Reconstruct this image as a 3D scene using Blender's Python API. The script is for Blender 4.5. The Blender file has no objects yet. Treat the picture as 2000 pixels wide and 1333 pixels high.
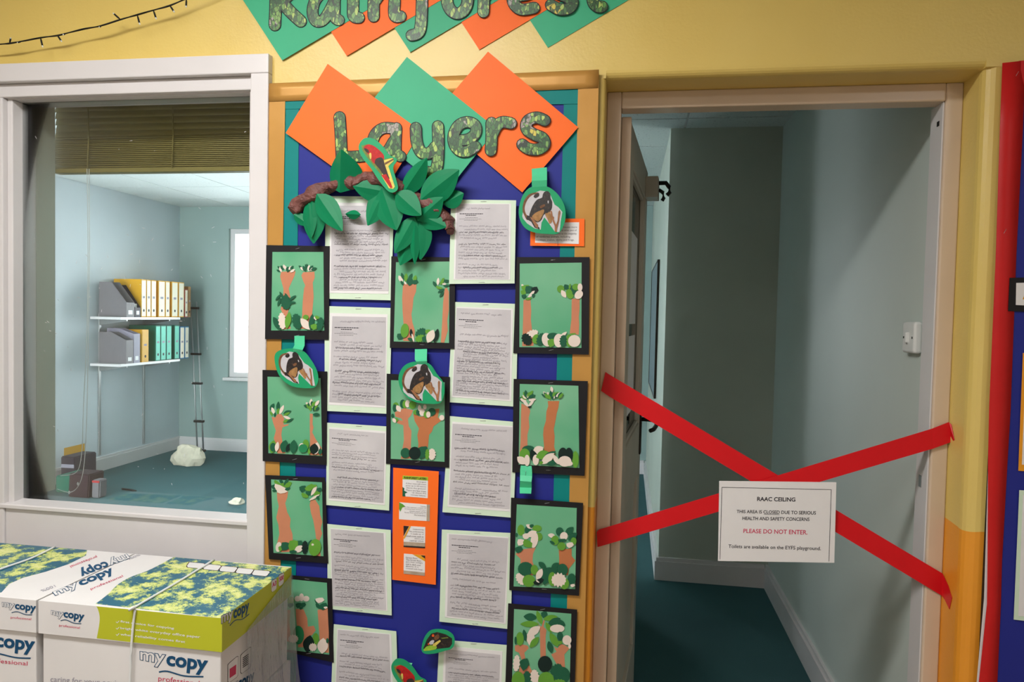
import bpy, bmesh, math, random
from mathutils import Vector, Matrix, noise
from mathutils.geometry import tessellate_polygon

sc = bpy.context.scene
COL = sc.collection
random.seed(7)

# ------------------------------------------------------------------ camera
F = 1400.0
CAM = Vector((0, -1.85, 1.44))
YAW, PITCH, ROLL = [math.radians(a) for a in (-9.1, 2.05, 1.25)]


def cam_matrix():
    cy, sy, cp, sp, cr, sr = math.cos(YAW), math.sin(YAW), math.cos(PITCH), math.sin(PITCH), math.cos(ROLL), math.sin(ROLL)
    A = Matrix(((1, 0, 0), (0, 0, -1), (0, 1, 0)))
    Ry = Matrix(((cy, 0, -sy), (0, 1, 0), (sy, 0, cy)))
    Rp = Matrix(((1, 0, 0), (0, cp, -sp), (0, sp, cp)))
    Rr = Matrix(((cr, -sr, 0), (sr, cr, 0), (0, 0, 1)))
    return Rr @ Rp @ Ry @ A


M3 = cam_matrix()
cd = bpy.data.cameras.new('camera')
cd.lens = F / 2000 * 36
cd.sensor_width = 36
cd.clip_start = 0.05
co = bpy.data.objects.new('camera', cd)
COL.objects.link(co)
rx, dn, fw = M3[0], M3[1], M3[2]
mw = Matrix(((rx[0], -dn[0], -fw[0]), (rx[1], -dn[1], -fw[1]), (rx[2], -dn[2], -fw[2]))).to_4x4()
mw.translation = CAM
co.matrix_world = mw
sc.camera = co

# ------------------------------------------------------------------ view, world, lights
sc.view_settings.view_transform = 'Standard'
sc.view_settings.look = 'None'
sc.view_settings.gamma = 1
sc.view_settings.use_curve_mapping = False
sc.view_settings.exposure = 0.0
w = bpy.data.worlds.new('world')
sc.world = w
w.use_nodes = True
bg = w.node_tree.nodes['Background']
bg.inputs['Color'].default_value = (0.90, 0.96, 1.0, 1)
bg.inputs['Strength'].default_value = 16.0
for px_, pw_ in ((-2.8, 2.2),):      # portal: it only guides sampling of the daylight in the window
    pl = bpy.data.lights.new('daylight_portal', 'AREA')
    pl.shape = 'RECTANGLE'; pl.size = pw_; pl.size_y = 1.5
    pl.cycles.is_portal = True
    po = bpy.data.objects.new('daylight_portal', pl)
    COL.objects.link(po)
    po.location = (px_, 4.98, 1.5)
    po.rotation_euler = (math.radians(-90), 0, 0)
LAMPS = [(-1.0, -1.25, 2.68, 46), (-1.0, -3.0, 2.68, 18), (1.9, -2.6, 2.68, 13)]
for lx, ly, lz, lw in LAMPS:
    al = bpy.data.lights.new('hall_lamp_light', 'AREA')
    al.shape = 'RECTANGLE'; al.size = 1.16; al.size_y = 0.30; al.energy = lw
    al.color = (1.0, 0.985, 0.965)
    ao = bpy.data.objects.new('hall_lamp_light', al)
    COL.objects.link(ao)
    ao.location = (lx, ly, lz - 0.065)

# ------------------------------------------------------------------ unprojection of measured points onto real planes
MT = M3.transposed()


def ray(px, py):
    return MT @ Vector(((px - 1000) / F, (py - 666.5) / F, 1))


def U(px, py, y=0.0):
    d = ray(px, py); return CAM + d * ((y - CAM.y) / d.y)


def UX(px, py, x):
    d = ray(px, py); return CAM + d * ((x - CAM.x) / d.x)


def UZ(px, py, z):
    d = ray(px, py); return CAM + d * ((z - CAM.z) / d.z)


def crop(x0, y0, s):
    def f(*pts):
        return [(x0 + a / s, y0 + b / s) for a, b in pts]
    return f


# ------------------------------------------------------------------ colour and materials
def lin(c):
    c = c / 255.0
    return c / 12.92 if c <= 0.04045 else ((c + 0.055) / 1.055) ** 2.4


def rgb(r, g, b):
    return (lin(r), lin(g), lin(b), 1)


MATS = {}


class NT:
    def __init__(s, name):
        s.m = bpy.data.materials.new(name); s.m.use_nodes = True
        s.t = s.m.node_tree; s.b = s.t.nodes['Principled BSDF']
        s.out = s.t.nodes['Material Output']

    def n(s, typ, **kw):
        nd = s.t.nodes.new(typ)
        for k, v in kw.items():
            if k.startswith('i_'):
                nd.inputs[k[2:].replace('_', ' ')].default_value = v
            else:
                setattr(nd, k, v)
        return nd

    def l(s, a, b):
        s.t.links.new(a, b)

    def pos(s):
        return s.n('ShaderNodeNewGeometry').outputs['Position']

    def noise(s, scale, detail=3, rough=.5, vec=None):
        nd = s.n('ShaderNodeTexNoise')
        nd.inputs['Scale'].default_value = scale
        nd.inputs['Detail'].default_value = detail
        nd.inputs['Roughness'].default_value = rough
        s.l(vec if vec is not None else s.pos(), nd.inputs['Vector'])
        return nd.outputs['Fac']

    def ramp(s, fac, stops, interp='LINEAR'):
        r = s.n('ShaderNodeValToRGB')
        r.color_ramp.interpolation = interp
        e = r.color_ramp.elements
        while len(e) < len(stops):
            e.new(.5)
        for el, (p, c) in zip(e, stops):
            el.position = p; el.color = c
        s.l(fac, r.inputs['Fac'])
        return r.outputs['Color']

    def mix(s, fac, a, b):
        m = s.n('ShaderNodeMix', data_type='RGBA')
        if isinstance(fac, (int, float)):
            m.inputs['Factor'].default_value = fac
        else:
            s.l(fac, m.inputs['Factor'])
        for sock, v in ((m.inputs['A'], a), (m.inputs['B'], b)):
            if isinstance(v, tuple):
                sock.default_value = v
            else:
                s.l(v, sock)
        return m.outputs['Result']

    def math(s, op, a, b=None):
        m = s.n('ShaderNodeMath', operation=op)
        for i, v in enumerate((a, b)):
            if v is None:
                continue
            if isinstance(v, (int, float)):
                m.inputs[i].default_value = v
            else:
                s.l(v, m.inputs[i])
        return m.outputs[0]

    def bump(s, h, strength=.2, dist=.002):
        b = s.n('ShaderNodeBump')
        b.inputs['Strength'].default_value = strength
        b.inputs['Distance'].default_value = dist
        s.l(h, b.inputs['Height'])
        s.l(b.outputs['Normal'], s.b.inputs['Normal'])


def mat(name, col, rough=.6, var=.06, vscale=30, bump=0, bscale=200, metal=0, bdist=.001, coat=0, spec=.25):
    if name in MATS:
        return MATS[name]
    k = NT(name)
    k.b.inputs['Roughness'].default_value = rough
    k.b.inputs['Metallic'].default_value = metal
    if coat:
        k.b.inputs['Coat Weight'].default_value = coat
        k.b.inputs['Coat Roughness'].default_value = .15
    k.b.inputs['Specular IOR Level'].default_value = spec
    c = rgb(*col)
    a = tuple(min(1, v * (1 - var)) for v in c[:3]) + (1,)
    b = tuple(min(1, v * (1 + var)) for v in c[:3]) + (1,)
    k.l(k.ramp(k.noise(vscale, 4), [(.3, a), (.7, b)]), k.b.inputs['Base Color'])
    if bump:
        k.bump(k.noise(bscale, 3), bump, bdist)
    MATS[name] = k.m
    return k.m


def m_wall():
    k = NT('yellow_orange_wall_paint')
    k.b.inputs['Roughness'].default_value = .38
    sep = k.n('ShaderNodeSeparateXYZ'); p = k.pos(); k.l(p, sep.inputs[0])
    nz = k.noise(3, 4)
    yel = k.ramp(nz, [(.3, rgb(221, 192, 104)), (.7, rgb(226, 199, 114))])
    ora = k.ramp(nz, [(.3, rgb(232, 150, 40)), (.7, rgb(238, 158, 48))])
    edge = k.math('ADD', sep.outputs['Z'], k.math('MULTIPLY', k.math('SUBTRACT', k.noise(9, 2), .5), .02))
    low = k.math('LESS_THAN', edge, .945)
    c = k.mix(low, yel, ora)
    back = k.math('GREATER_THAN', sep.outputs['Y'], .158)
    k.l(k.mix(back, c, rgb(196, 212, 206)), k.b.inputs['Base Color'])
    h = k.math('ADD', k.math('MULTIPLY', k.noise(16, 4), .8), k.math('MULTIPLY', k.noise(140, 2), .2))
    k.bump(h, .5, .004)
    return k.m


M_WALL = m_wall()
M_WHITE = mat('white_gloss_paint', (216, 212, 212), .32, .02, 8, .15, 60, spec=.5)
M_CREAM_BOUNCE = mat('bounce_tinted_gloss_paint', (214, 192, 168), .22, .04, 6, .2, 60, spec=.5)  # white gloss with the yellow wall's bounce put into its colour
M_BLUEWALL = mat('pale_blue_wall_paint', (206, 216, 222), .55, .03, 2, .15, 30)
M_GREYWALL = mat('pale_grey_green_wall_paint', (184, 192, 180), .55, .05, 2.2, .15, 30)
M_HALL = mat('hall_off_white_paint', (206, 200, 188), .6, .02, 4)
M_CEIL = mat('ceiling_paint', (225, 224, 218), .8, .02, 5)


def m_tile():
    k = NT('fissured_ceiling_tile')
    k.b.inputs['Roughness'].default_value = .85
    f = k.noise(70, 5, .7)
    k.l(k.ramp(f, [(.32, rgb(150, 160, 160)), (.42, rgb(214, 220, 218))]), k.b.inputs['Base Color'])
    k.bump(f, .4, .003)
    return k.m


def m_carpet():
    k = NT('teal_carpet')
    k.b.inputs['Roughness'].default_value = .95
    a = k.noise(3, 4); b = k.noise(420, 2)
    c = k.mix(k.math('MULTIPLY', a, .7), rgb(40, 86, 90), rgb(60, 108, 112))
    k.l(k.mix(k.math('MULTIPLY', b, .35), c, rgb(26, 70, 72)), k.b.inputs['Base Color'])
    k.bump(b, .6, .004)
    return k.m


def m_glass():
    k = NT('window_glass')
    t = k.t
    tr = k.n('ShaderNodeBsdfTransparent'); tr.inputs['Color'].default_value = (.97, .985, .98, 1)
    gl = k.n('ShaderNodeBsdfGlossy'); gl.inputs['Roughness'].default_value = .03
    fr = k.n('ShaderNodeFresnel'); fr.inputs['IOR'].default_value = 1.45
    mx = k.n('ShaderNodeMixShader')
    k.l(fr.outputs[0], mx.inputs[0]); k.l(tr.outputs[0], mx.inputs[1]); k.l(gl.outputs[0], mx.inputs[2])
    k.l(mx.outputs[0], k.out.inputs['Surface'])
    return k.m


def m_film():
    k = NT('clear_wrap_film')
    tr = k.n('ShaderNodeBsdfTransparent'); tr.inputs['Color'].default_value = (.95, .96, .96, 1)
    gl = k.n('ShaderNodeBsdfGlossy'); gl.inputs['Roughness'].default_value = .12
    df = k.n('ShaderNodeBsdfDiffuse'); df.inputs['Color'].default_value = (.7, .72, .72, 1)
    fr = k.n('ShaderNodeFresnel'); fr.inputs['IOR'].default_value = 1.35
    bp = k.n('ShaderNodeBump'); bp.inputs['Strength'].default_value = .9; bp.inputs['Distance'].default_value = .01
    mp = k.n('ShaderNodeMapping'); mp.inputs['Scale'].default_value = (60, 60, 12)
    k.l(k.pos(), mp.inputs['Vector'])
    k.l(k.noise(1, 4, .6, mp.outputs[0]), bp.inputs['Height'])
    k.l(bp.outputs[0], gl.inputs['Normal']); k.l(bp.outputs[0], fr.inputs['Normal'])
    m1 = k.n('ShaderNodeMixShader'); m1.inputs[0].default_value = .22
    k.l(tr.outputs[0], m1.inputs[1]); k.l(df.outputs[0], m1.inputs[2])
    mx = k.n('ShaderNodeMixShader')
    k.l(fr.outputs[0], mx.inputs[0]); k.l(m1.outputs[0], mx.inputs[1]); k.l(gl.outputs[0], mx.inputs[2])
    k.l(mx.outputs[0], k.out.inputs['Surface'])
    return k.m


def m_jungle():
    k = NT('printed_jungle_pattern')
    k.b.inputs['Roughness'].default_value = .4
    v = k.n('ShaderNodeTexVoronoi'); v.inputs['Scale'].default_value = 38
    k.l(k.pos(), v.inputs['Vector'])
    sp = k.n('ShaderNodeSeparateColor'); k.l(v.outputs['Color'], sp.inputs[0])
    base = k.ramp(sp.outputs[0], [(0, rgb(52, 104, 44)), (.25, rgb(84, 140, 62)), (.45, rgb(38, 82, 40)), (.6, rgb(122, 164, 82)), (.78, rgb(66, 116, 60)), (.9, rgb(158, 150, 142)), (.965, rgb(206, 190, 70))], 'CONSTANT')
    v2 = k.n('ShaderNodeTexVoronoi', feature='DISTANCE_TO_EDGE'); v2.inputs['Scale'].default_value = 95
    mp = k.n('ShaderNodeMapping'); mp.inputs['Scale'].default_value = (1.5, 1, .75); mp.inputs['Rotation'].default_value = (0, .6, 0)
    k.l(k.pos(), mp.inputs['Vector']); k.l(mp.outputs[0], v2.inputs['Vector'])
    dark = k.math('LESS_THAN', v2.outputs['Distance'], .07)
    v3 = k.n('ShaderNodeTexVoronoi'); v3.inputs['Scale'].default_value = 95
    k.l(mp.outputs[0], v3.inputs['Vector'])
    s3 = k.n('ShaderNodeSeparateColor'); k.l(v3.outputs['Color'], s3.inputs[0])
    base = k.mix(k.math('GREATER_THAN', s3.outputs[1], .45), base, k.ramp(s3.outputs[0], [(0, rgb(40, 84, 40)), (.3, rgb(112, 158, 76)), (.5, rgb(62, 112, 52)), (.75, rgb(168, 196, 96)), (.9, rgb(34, 50, 34))], 'CONSTANT'))
    k.l(k.mix(k.math('MULTIPLY', dark, .8), base, rgb(26, 44, 26)), k.b.inputs['Base Color'])
    return k.m


def m_foliage_print():
    k = NT('printed_foliage_box_top')
    k.b.inputs['Roughness'].default_value = .4
    n = k.noise(17, 14, .74)
    f = k.noise(420, 2, .8)
    h = k.math('ADD', k.math('MULTIPLY', n, .82), k.math('MULTIPLY', f, .18))
    k.l(k.ramp(h, [(.49, rgb(34, 98, 124)), (.505, rgb(110, 158, 130)), (.52, rgb(200, 210, 100)), (.60, rgb(228, 230, 160))]), k.b.inputs['Base Color'])
    return k.m


def m_picture(name, c1, c2):
    k = NT(name)
    k.b.inputs['Roughness'].default_value = .33
    k.l(k.ramp(k.noise(6, 2), [(.3, rgb(*c1)), (.7, rgb(*c2))]), k.b.inputs['Base Color'])
    return k.m


def m_copy():
    k = NT('grey_photocopy_paper')
    k.b.inputs['Roughness'].default_value = .6
    k.l(k.ramp(k.noise(7, 5), [(.3, rgb(186, 182, 186)), (.7, rgb(208, 204, 207))]), k.b.inputs['Base Color'])
    return k.m


def m_crepe():
    k = NT('brown_crumpled_paper')
    k.b.inputs['Roughness'].default_value = .6
    k.l(k.ramp(k.noise(30, 4), [(.3, rgb(92, 52, 48)), (.7, rgb(124, 76, 68))]), k.b.inputs['Base Color'])
    k.bump(k.noise(60, 4), .9, .006)
    return k.m


M_TILE = m_tile(); M_CARPET = m_carpet(); M_GLASS = m_glass(); M_FILM = m_film(); M_JUNGLE = m_jungle()
M_FOL = m_foliage_print(); M_COPY = m_copy(); M_CREPE = m_crepe()
M_PIC = m_picture('printed_green_sheet', (88, 168, 126), (122, 184, 146))
M_ORANGE = mat('orange_paper', (255, 112, 36), .5, .02, 12)
M_GREEN = mat('green_paper', (66, 176, 132), .5, .02, 12)
M_LEAF = mat('emerald_leaf_paper', (0, 122, 78), .5, .08, 14, .1, 60)
M_BLUE = mat('blue_backing_paper', (38, 46, 138), .5, .04, 5, .15, 20, bdist=.003)
M_TEAL = mat('teal_border_paper', (0, 128, 124), .55, .03, 12, .1, 30)
M_GOLD = mat('gold_border_paper', (194, 144, 74), .34, .05, 8, .35, 14, metal=.15, bdist=.004)
M_BLACK = mat('black_card', (28, 27, 30), .55, .05)
M_PAPER = mat('white_paper', (232, 230, 230), .5, .01)
M_MINT = mat('pale_mint_card', (212, 232, 208), .5, .02)
M_INK = mat('pencil_ink', (138, 133, 142), .7, .05)
M_INK2 = mat('dark_ink', (66, 62, 70), .7, .05)
M_PRINT = mat('black_print', (34, 30, 40), .6, .02)
M_PINK = mat('crimson_print', (204, 62, 96), .6, .02)
M_TRUNK = mat('terracotta_paper', (198, 130, 98), .55, .05, 20)
M_TRUNK2 = mat('brown_orange_paper', (188, 116, 74), .55, .05, 20)
M_D = mat('dark_green_paper', (32, 92, 66), .5, .06, 30)
M_DD = mat('bottle_green_paper', (20, 40, 36), .5, .06, 30)
M_M = mat('leaf_green_paper', (98, 156, 56), .5, .06, 30)
M_P = mat('ivory_paper', (228, 214, 202), .5, .03, 30)
M_RED = mat('red_tape', (216, 26, 34), .32, .03, 10)
M_REDP = mat('red_border_paper', (200, 32, 32), .42, .04, 10, .25, 25, bdist=.003)
M_STAPLE = mat('steel_staple', (190, 190, 192), .3, .02, metal=.8)
M_CARTON = mat('white_carton', (226, 223, 222), .5, .02, 10)
M_LIME = mat('lime_print', (186, 190, 46), .42, .02, 10)
M_NAVY = mat('navy_print', (20, 74, 112), .5, .02)
M_STRAP = mat('white_strap', (228, 230, 230), .3, .02)
M_LGREY = mat('light_grey_print', (150, 146, 160), .6, .02)
M_BROWN = mat('monkey_brown', (112, 78, 54), .5, .3, 160)
M_TAN = mat('monkey_tan', (158, 118, 74), .5, .25, 160)
def m_fur():
    k = NT('monkey_fur_print')
    k.b.inputs['Roughness'].default_value = .5
    k.l(k.ramp(k.noise(170, 4, .6), [(.5, rgb(28, 24, 24)), (.64, rgb(58, 44, 38)), (.78, rgb(104, 76, 54))]), k.b.inputs['Base Color'])
    return k.m


M_FUR = m_fur()
M_PHOTO = mat('photo_pale_ground', (196, 194, 198), .4, .05, 80)
M_BRANCH = mat('photo_branch', (152, 104, 72), .5, .2, 120)
M_WIRE = mat('black_cable', (22, 20, 20), .45, .05)
M_METAL = mat('brushed_metal', (170, 172, 172), .35, .03, metal=.7)
M_DARKMETAL = mat('dark_bronze', (46, 40, 34), .35, .05, metal=.5)
M_PLASTIC = mat('white_plastic', (222, 224, 222), .3, .01)
M_BLIND = mat('reflection_tinted_slat', (138, 126, 74), .5, .05, 20)  # olive is the yellow wall's reflection, put into the slat colour
M_GREYBOX = mat('grey_box_file', (116, 112, 116), .5, .04)
M_YEL = mat('yellow_file', (218, 162, 32), .45, .04)
M_CREAMSP = mat('cream_spine', (238, 230, 206), .5, .02)
M_AQUA = mat('aqua_spine', (92, 204, 178), .45, .03)
M_AQUAD = mat('dark_green_file', (10, 108, 88), .45, .03)
M_BLUEF = mat('blue_file', (36, 126, 180), .45, .03)
M_REDF = mat('red_file', (176, 44, 48), .45, .03)
M_PURP = mat('dark_purple_card', (36, 28, 48), .5, .05)
M_MAROON = mat('maroon_card', (50, 28, 36), .5, .05)
M_PANEL = mat('grey_pin_board', (120, 134, 138), .7, .05, 60)
M_FLOOR = mat('hall_vinyl', (150, 138, 124), .5, .06, 6)
M_GREENCARD = mat('green_photo_card', (34, 156, 104), .45, .03)
M_PLASTER = mat('broken_plaster', (222, 212, 190), .8, .08, 20, .5, 30, bdist=.006)


# ------------------------------------------------------------------ objects
def link(o, parent=None):
    COL.objects.link(o)
    o.parent = parent
    return o


def mesh(name, verts, faces, m, parent=None, smooth=False):
    me = bpy.data.meshes.new(name)
    me.from_pydata([tuple(v) for v in verts], [], faces)
    me.update()
    if smooth:
        me.polygons.foreach_set('use_smooth', [True] * len(me.polygons))
    if m:
        me.materials.append(m)
    return link(bpy.data.objects.new(name, me), parent)


def bmobj(name, bm, m, parent=None, smooth=False):
    me = bpy.data.meshes.new(name)
    bmesh.ops.recalc_face_normals(bm, faces=bm.faces)
    bm.to_mesh(me); bm.free()
    if smooth:
        me.polygons.foreach_set('use_smooth', [True] * len(me.polygons))
    me.materials.append(m)
    return link(bpy.data.objects.new(name, me), parent)


def thing(name, label, cat, group=None):
    o = bpy.data.objects.new(name, None)
    o.empty_display_size = .05
    link(o)
    o['label'] = label; o['category'] = cat
    if group:
        o['group'] = group
    return o


def tag(o, label, cat, group=None):
    o['label'] = label; o['category'] = cat
    if group:
        o['group'] = group
    return o


def struct(o, label=None):
    o['kind'] = 'structure'
    if label:
        o['label'] = label
    return o


def sempty(name, label):
    o = bpy.data.objects.new(name, None); o.empty_display_size = .05
    link(o)
    return struct(o, label)


def box_bm(bm, a, b):
    (x0, y0, z0), (x1, y1, z1) = a, b
    v = [bm.verts.new(p) for p in ((x0, y0, z0), (x1, y0, z0), (x1, y1, z0), (x0, y1, z0), (x0, y0, z1), (x1, y0, z1), (x1, y1, z1), (x0, y1, z1))]
    for f in ((0, 3, 2, 1), (4, 5, 6, 7), (0, 1, 5, 4), (1, 2, 6, 5), (2, 3, 7, 6), (3, 0, 4, 7)):
        bm.faces.new([v[i] for i in f])
    return v


def box(name, a, b, m, parent=None, bev=0, seg=2):
    bm = bmesh.new(); box_bm(bm, a, b)
    if bev:
        bmesh.ops.bevel(bm, geom=bm.edges[:], offset=bev, segments=seg, affect='EDGES', profile=.5)
    return bmobj(name, bm, m, parent)


def boxes(name, lst, m, parent=None, bev=0):
    bm = bmesh.new()
    for a, b in lst:
        box_bm(bm, a, b)
    if bev:
        bmesh.ops.bevel(bm, geom=bm.edges[:], offset=bev, segments=1, affect='EDGES')
    return bmobj(name, bm, m, parent)


def prism_vf(front, nrm, t):
    n = len(front)
    nrm = Vector(nrm)
    back = [p - nrm * t for p in front]
    tris = tessellate_polygon([front])
    fs = []
    for a, b, c in tris:
        nn = (front[b] - front[a]).cross(front[c] - front[a])
        if nn.dot(nrm) < 0:
            a, b, c = a, c, b
        fs.append((a, b, c)); fs.append((a + n, c + n, b + n))
    for i in range(n):
        j = (i + 1) % n
        fs.append((i, i + n, j + n, j))
    return front + back, fs


def prism(name, front, nrm, t, m, parent=None):
    v, f = prism_vf([Vector(p) for p in front], nrm, t)
    return mesh(name, v, f, m, parent)


NW = Vector((0, -1, 0))      # the display wall faces the camera side


def sheet(name, pts, y, m, parent=None, t=.0006, ys=None):
    """flat paper, pts measured in the photograph, front face on the plane y"""
    P = [U(a, b, y if ys is None else ys[i]) for i, (a, b) in enumerate(pts)]
    return prism(name, P, NW, t, m, parent)


def spline(pts, n=6, closed=True):
    out = []
    N = len(pts)
    rng = range(N) if closed else range(N - 1)
    for i in rng:
        if closed:
            p0, p1, p2, p3 = pts[i - 1], pts[i], pts[(i + 1) % N], pts[(i + 2) % N]
        else:
            p0, p1, p2, p3 = pts[max(i - 1, 0)], pts[i], pts[i + 1], pts[min(i + 2, N - 1)]
        for k in range(n):
            t = k / n
            out.append(tuple(.5 * (2 * b + (c - a) * t + (2 * a - 5 * b + 4 * c - d) * t * t + (3 * b - a - 3 * c + d) * t ** 3) for a, b, c, d in zip(p0, p1, p2, p3)))
    if not closed:
        out.append(tuple(pts[-1]))
    return out


def tube(name, path, r, m, parent=None, seg=8, radii=None, smooth=True):
    path = [Vector(p) for p in path]
    vs, fs = [], []
    up = Vector((0, 0, 1))
    for i, p in enumerate(path):
        d = (path[min(i + 1, len(path) - 1)] - path[max(i - 1, 0)]).normalized()
        a = d.cross(up)
        if a.length < .05:
            a = d.cross(Vector((0, 1, 0)))
        a.normalize(); b = d.cross(a)
        rr = radii[i] if radii else r
        for k in range(seg):
            t = 2 * math.pi * k / seg
            vs.append(p + a * math.cos(t) * rr + b * math.sin(t) * rr)
    n = len(path)
    for i in range(n - 1):
        for k in range(seg):
            k2 = (k + 1) % seg
            fs.append((i * seg + k, i * seg + k2, (i + 1) * seg + k2, (i + 1) * seg + k))
    fs.append(tuple(range(seg))[::-1]); fs.append(tuple(range((n - 1) * seg, n * seg)))
    return mesh(name, vs, fs, m, parent, smooth)


def ribbon_vf(path2, wid):
    """2-D polyline -> strip of quads, returned as points"""
    vs, fs = [], []
    for i, (x, y) in enumerate(path2):
        a = path2[max(i - 1, 0)]; b = path2[min(i + 1, len(path2) - 1)]
        dx, dy = b[0] - a[0], b[1] - a[1]
        L = math.hypot(dx, dy) or 1
        nx, ny = -dy / L * wid / 2, dx / L * wid / 2
        vs += [(x + nx, y + ny), (x - nx, y - ny)]
    for i in range(len(path2) - 1):
        fs.append((2 * i, 2 * i + 1, 2 * i + 3, 2 * i + 2))
    return vs, fs


def bil(q, u, v):
    """q = tl, tr, br, bl; u to the right, v downwards"""
    a = [q[0][i] + (q[1][i] - q[0][i]) * u for i in range(len(q[0]))]
    b = [q[3][i] + (q[2][i] - q[3][i]) * u for i in range(len(q[0]))]
    return tuple(a[i] + (b[i] - a[i]) * v for i in range(len(a)))


_txt = {}


def text_raw(body, off=0.0, space=1.0, shear=0.0):
    key = (body, off, space, shear)
    if key not in _txt:
        c = bpy.data.curves.new('t', 'FONT')
        c.body = body; c.offset = off; c.space_character = space; c.shear = shear
        c.resolution_u = 3
        c.fill_mode = 'FRONT'
        o = bpy.data.objects.new('t', c)
        COL.objects.link(o)
        dg = bpy.context.evaluated_depsgraph_get()
        me = bpy.data.meshes.new_from_object(o.evaluated_get(dg))
        V = [tuple(v.co[:2]) for v in me.vertices]
        Fc = [tuple(p.vertices) for p in me.polygons]
        bpy.data.objects.remove(o); bpy.data.curves.remove(c); bpy.data.meshes.remove(me)
        _txt[key] = (V, Fc)
    return _txt[key]


def text(name, body, quad3, nrm, m, parent=None, off=0.012, lift=.0004, space=1.0, shear=0.0, ref=None):
    """text mesh mapped so that its ink box fills the 3-D quad tl, tr, br, bl"""
    V, Fc = text_raw(body, off, space, shear)
    R = text_raw(body, ref, space, shear)[0] if ref is not None else V
    x0 = min(v[0] for v in R); x1 = max(v[0] for v in R); y0 = min(v[1] for v in R); y1 = max(v[1] for v in R)
    nrm = Vector(nrm)
    P = [Vector(bil(quad3, (v[0] - x0) / (x1 - x0), (y1 - v[1]) / (y1 - y0))) + nrm * lift for v in V]
    o = mesh(name, P, Fc, m, parent)
    if Fc:
        me = o.data
        s = sum((p.normal * p.area for p in me.polygons), Vector())
        if s.dot(nrm) < 0:
            me.flip_normals()
    return o


def wq(pts, y):
    return [U(a, b, y) for a, b in pts]


# ================================================================== the setting
ZC = 2.75
WX0, WX1 = -2.12, -0.975       # timber screen with the window
DX0, DX1 = -0.07, 0.812        # door opening
ZD = 2.045
ZW = 2.133
bm = bmesh.new()


def wallbox(a, b, sel=None, off=.03):
    vs = box_bm(bm, a, b)
    if sel:
        es = [e for e in bm.edges if all(v in vs for v in e.verts) and sel((e.verts[0].co + e.verts[1].co) / 2)]
        bmesh.ops.bevel(bm, geom=es, offset=off, segments=5, affect='EDGES', profile=.5)


wallbox((-3.2, 0, 0), (WX0, .16, ZC))
wallbox((WX0, 0, ZW), (WX1, .16, ZC))
wallbox((WX1, 0, 0), (DX0, .16, ZD), lambda c: abs(c.x - DX0) < 1e-4 and abs(c.y) < 1e-4, .012)
wallbox((WX1, 0, ZD), (DX0, .16, ZC))
wallbox((DX0, 0, ZD), (DX1, .16, ZC), lambda c: abs(c.z - ZD) < 1e-4 and abs(c.y) < 1e-4, .02)
wallbox((DX1, 0, 0), (3.0, .16, ZD), lambda c: abs(c.x - DX1) < 1e-4 and abs(c.y) < 1e-4, .032)
wallbox((DX1, 0, ZD), (3.0, .16, ZC))
struct(bmobj('wall_front', bm, M_WALL), 'yellow painted wall with an orange lower band')
struct(box('floor', (-3.2, -3.8, -.1), (3.0, .16, 0), M_FLOOR))
struct(box('wall_left', (-3.3, -3.8, 0), (-3.2, .16, ZC), M_HALL))
struct(box('wall_right', (3.0, -3.8, 0), (3.1, .16, ZC), M_HALL))
struct(box('wall_rear', (-3.2, -3.9, 0), (3.0, -3.8, ZC), M_HALL))
struct(box('ceiling', (-3.2, -3.8, ZC), (3.0, .16, ZC + .1), M_CEIL))

# ---- the room behind
RY1 = 4.85
RX0, RX1 = U(350, 700, RY1).x, 0.785
PY, PXL = 2.15, 0.205          # partition
ZR = 2.47
fl = struct(box('floor_room', (RX0, .16, -.1), (RX1, RY1, 0), M_CARPET), 'teal carpet of the closed room')
struct(box('wall_room_left', (RX0 - .1, .16, 0), (RX0, RY1, ZR + .1), M_BLUEWALL))
struct(box('wall_room_right', (RX1, .16, 0), (RX1 + .1, PY, ZR + .1), mat('pale_green_grey_wall_paint', (200, 210, 204), .45, .03, 2, .15, 30)))
struct(box('wall_room_end', (PXL, PY, 0), (RX1 + .1, RY1, ZR + .1), M_GREYWALL), 'dark grey green end wall of the passage')
W2 = (U(446, 600, RY1).x, -1.7, .75, 2.25)
struct(box('wall_light_blocker', (-.22, .16, 0), (-.13, 1.95, ZR), M_GREYWALL), 'added unseen wall that keeps room light out of the passage')  # added behind the open door to block room light and darken the passage
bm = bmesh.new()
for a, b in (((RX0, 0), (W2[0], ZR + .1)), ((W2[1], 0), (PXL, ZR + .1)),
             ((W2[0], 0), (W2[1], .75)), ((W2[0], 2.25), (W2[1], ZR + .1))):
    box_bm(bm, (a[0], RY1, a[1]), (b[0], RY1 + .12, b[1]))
struct(bmobj('wall_room_far', bm, mat('backlit_shade_wall_tone', (150, 170, 166), .55, .05, 2.2, .15, 30)))  # the far wall's backlit shade is put into this darker colour
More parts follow.
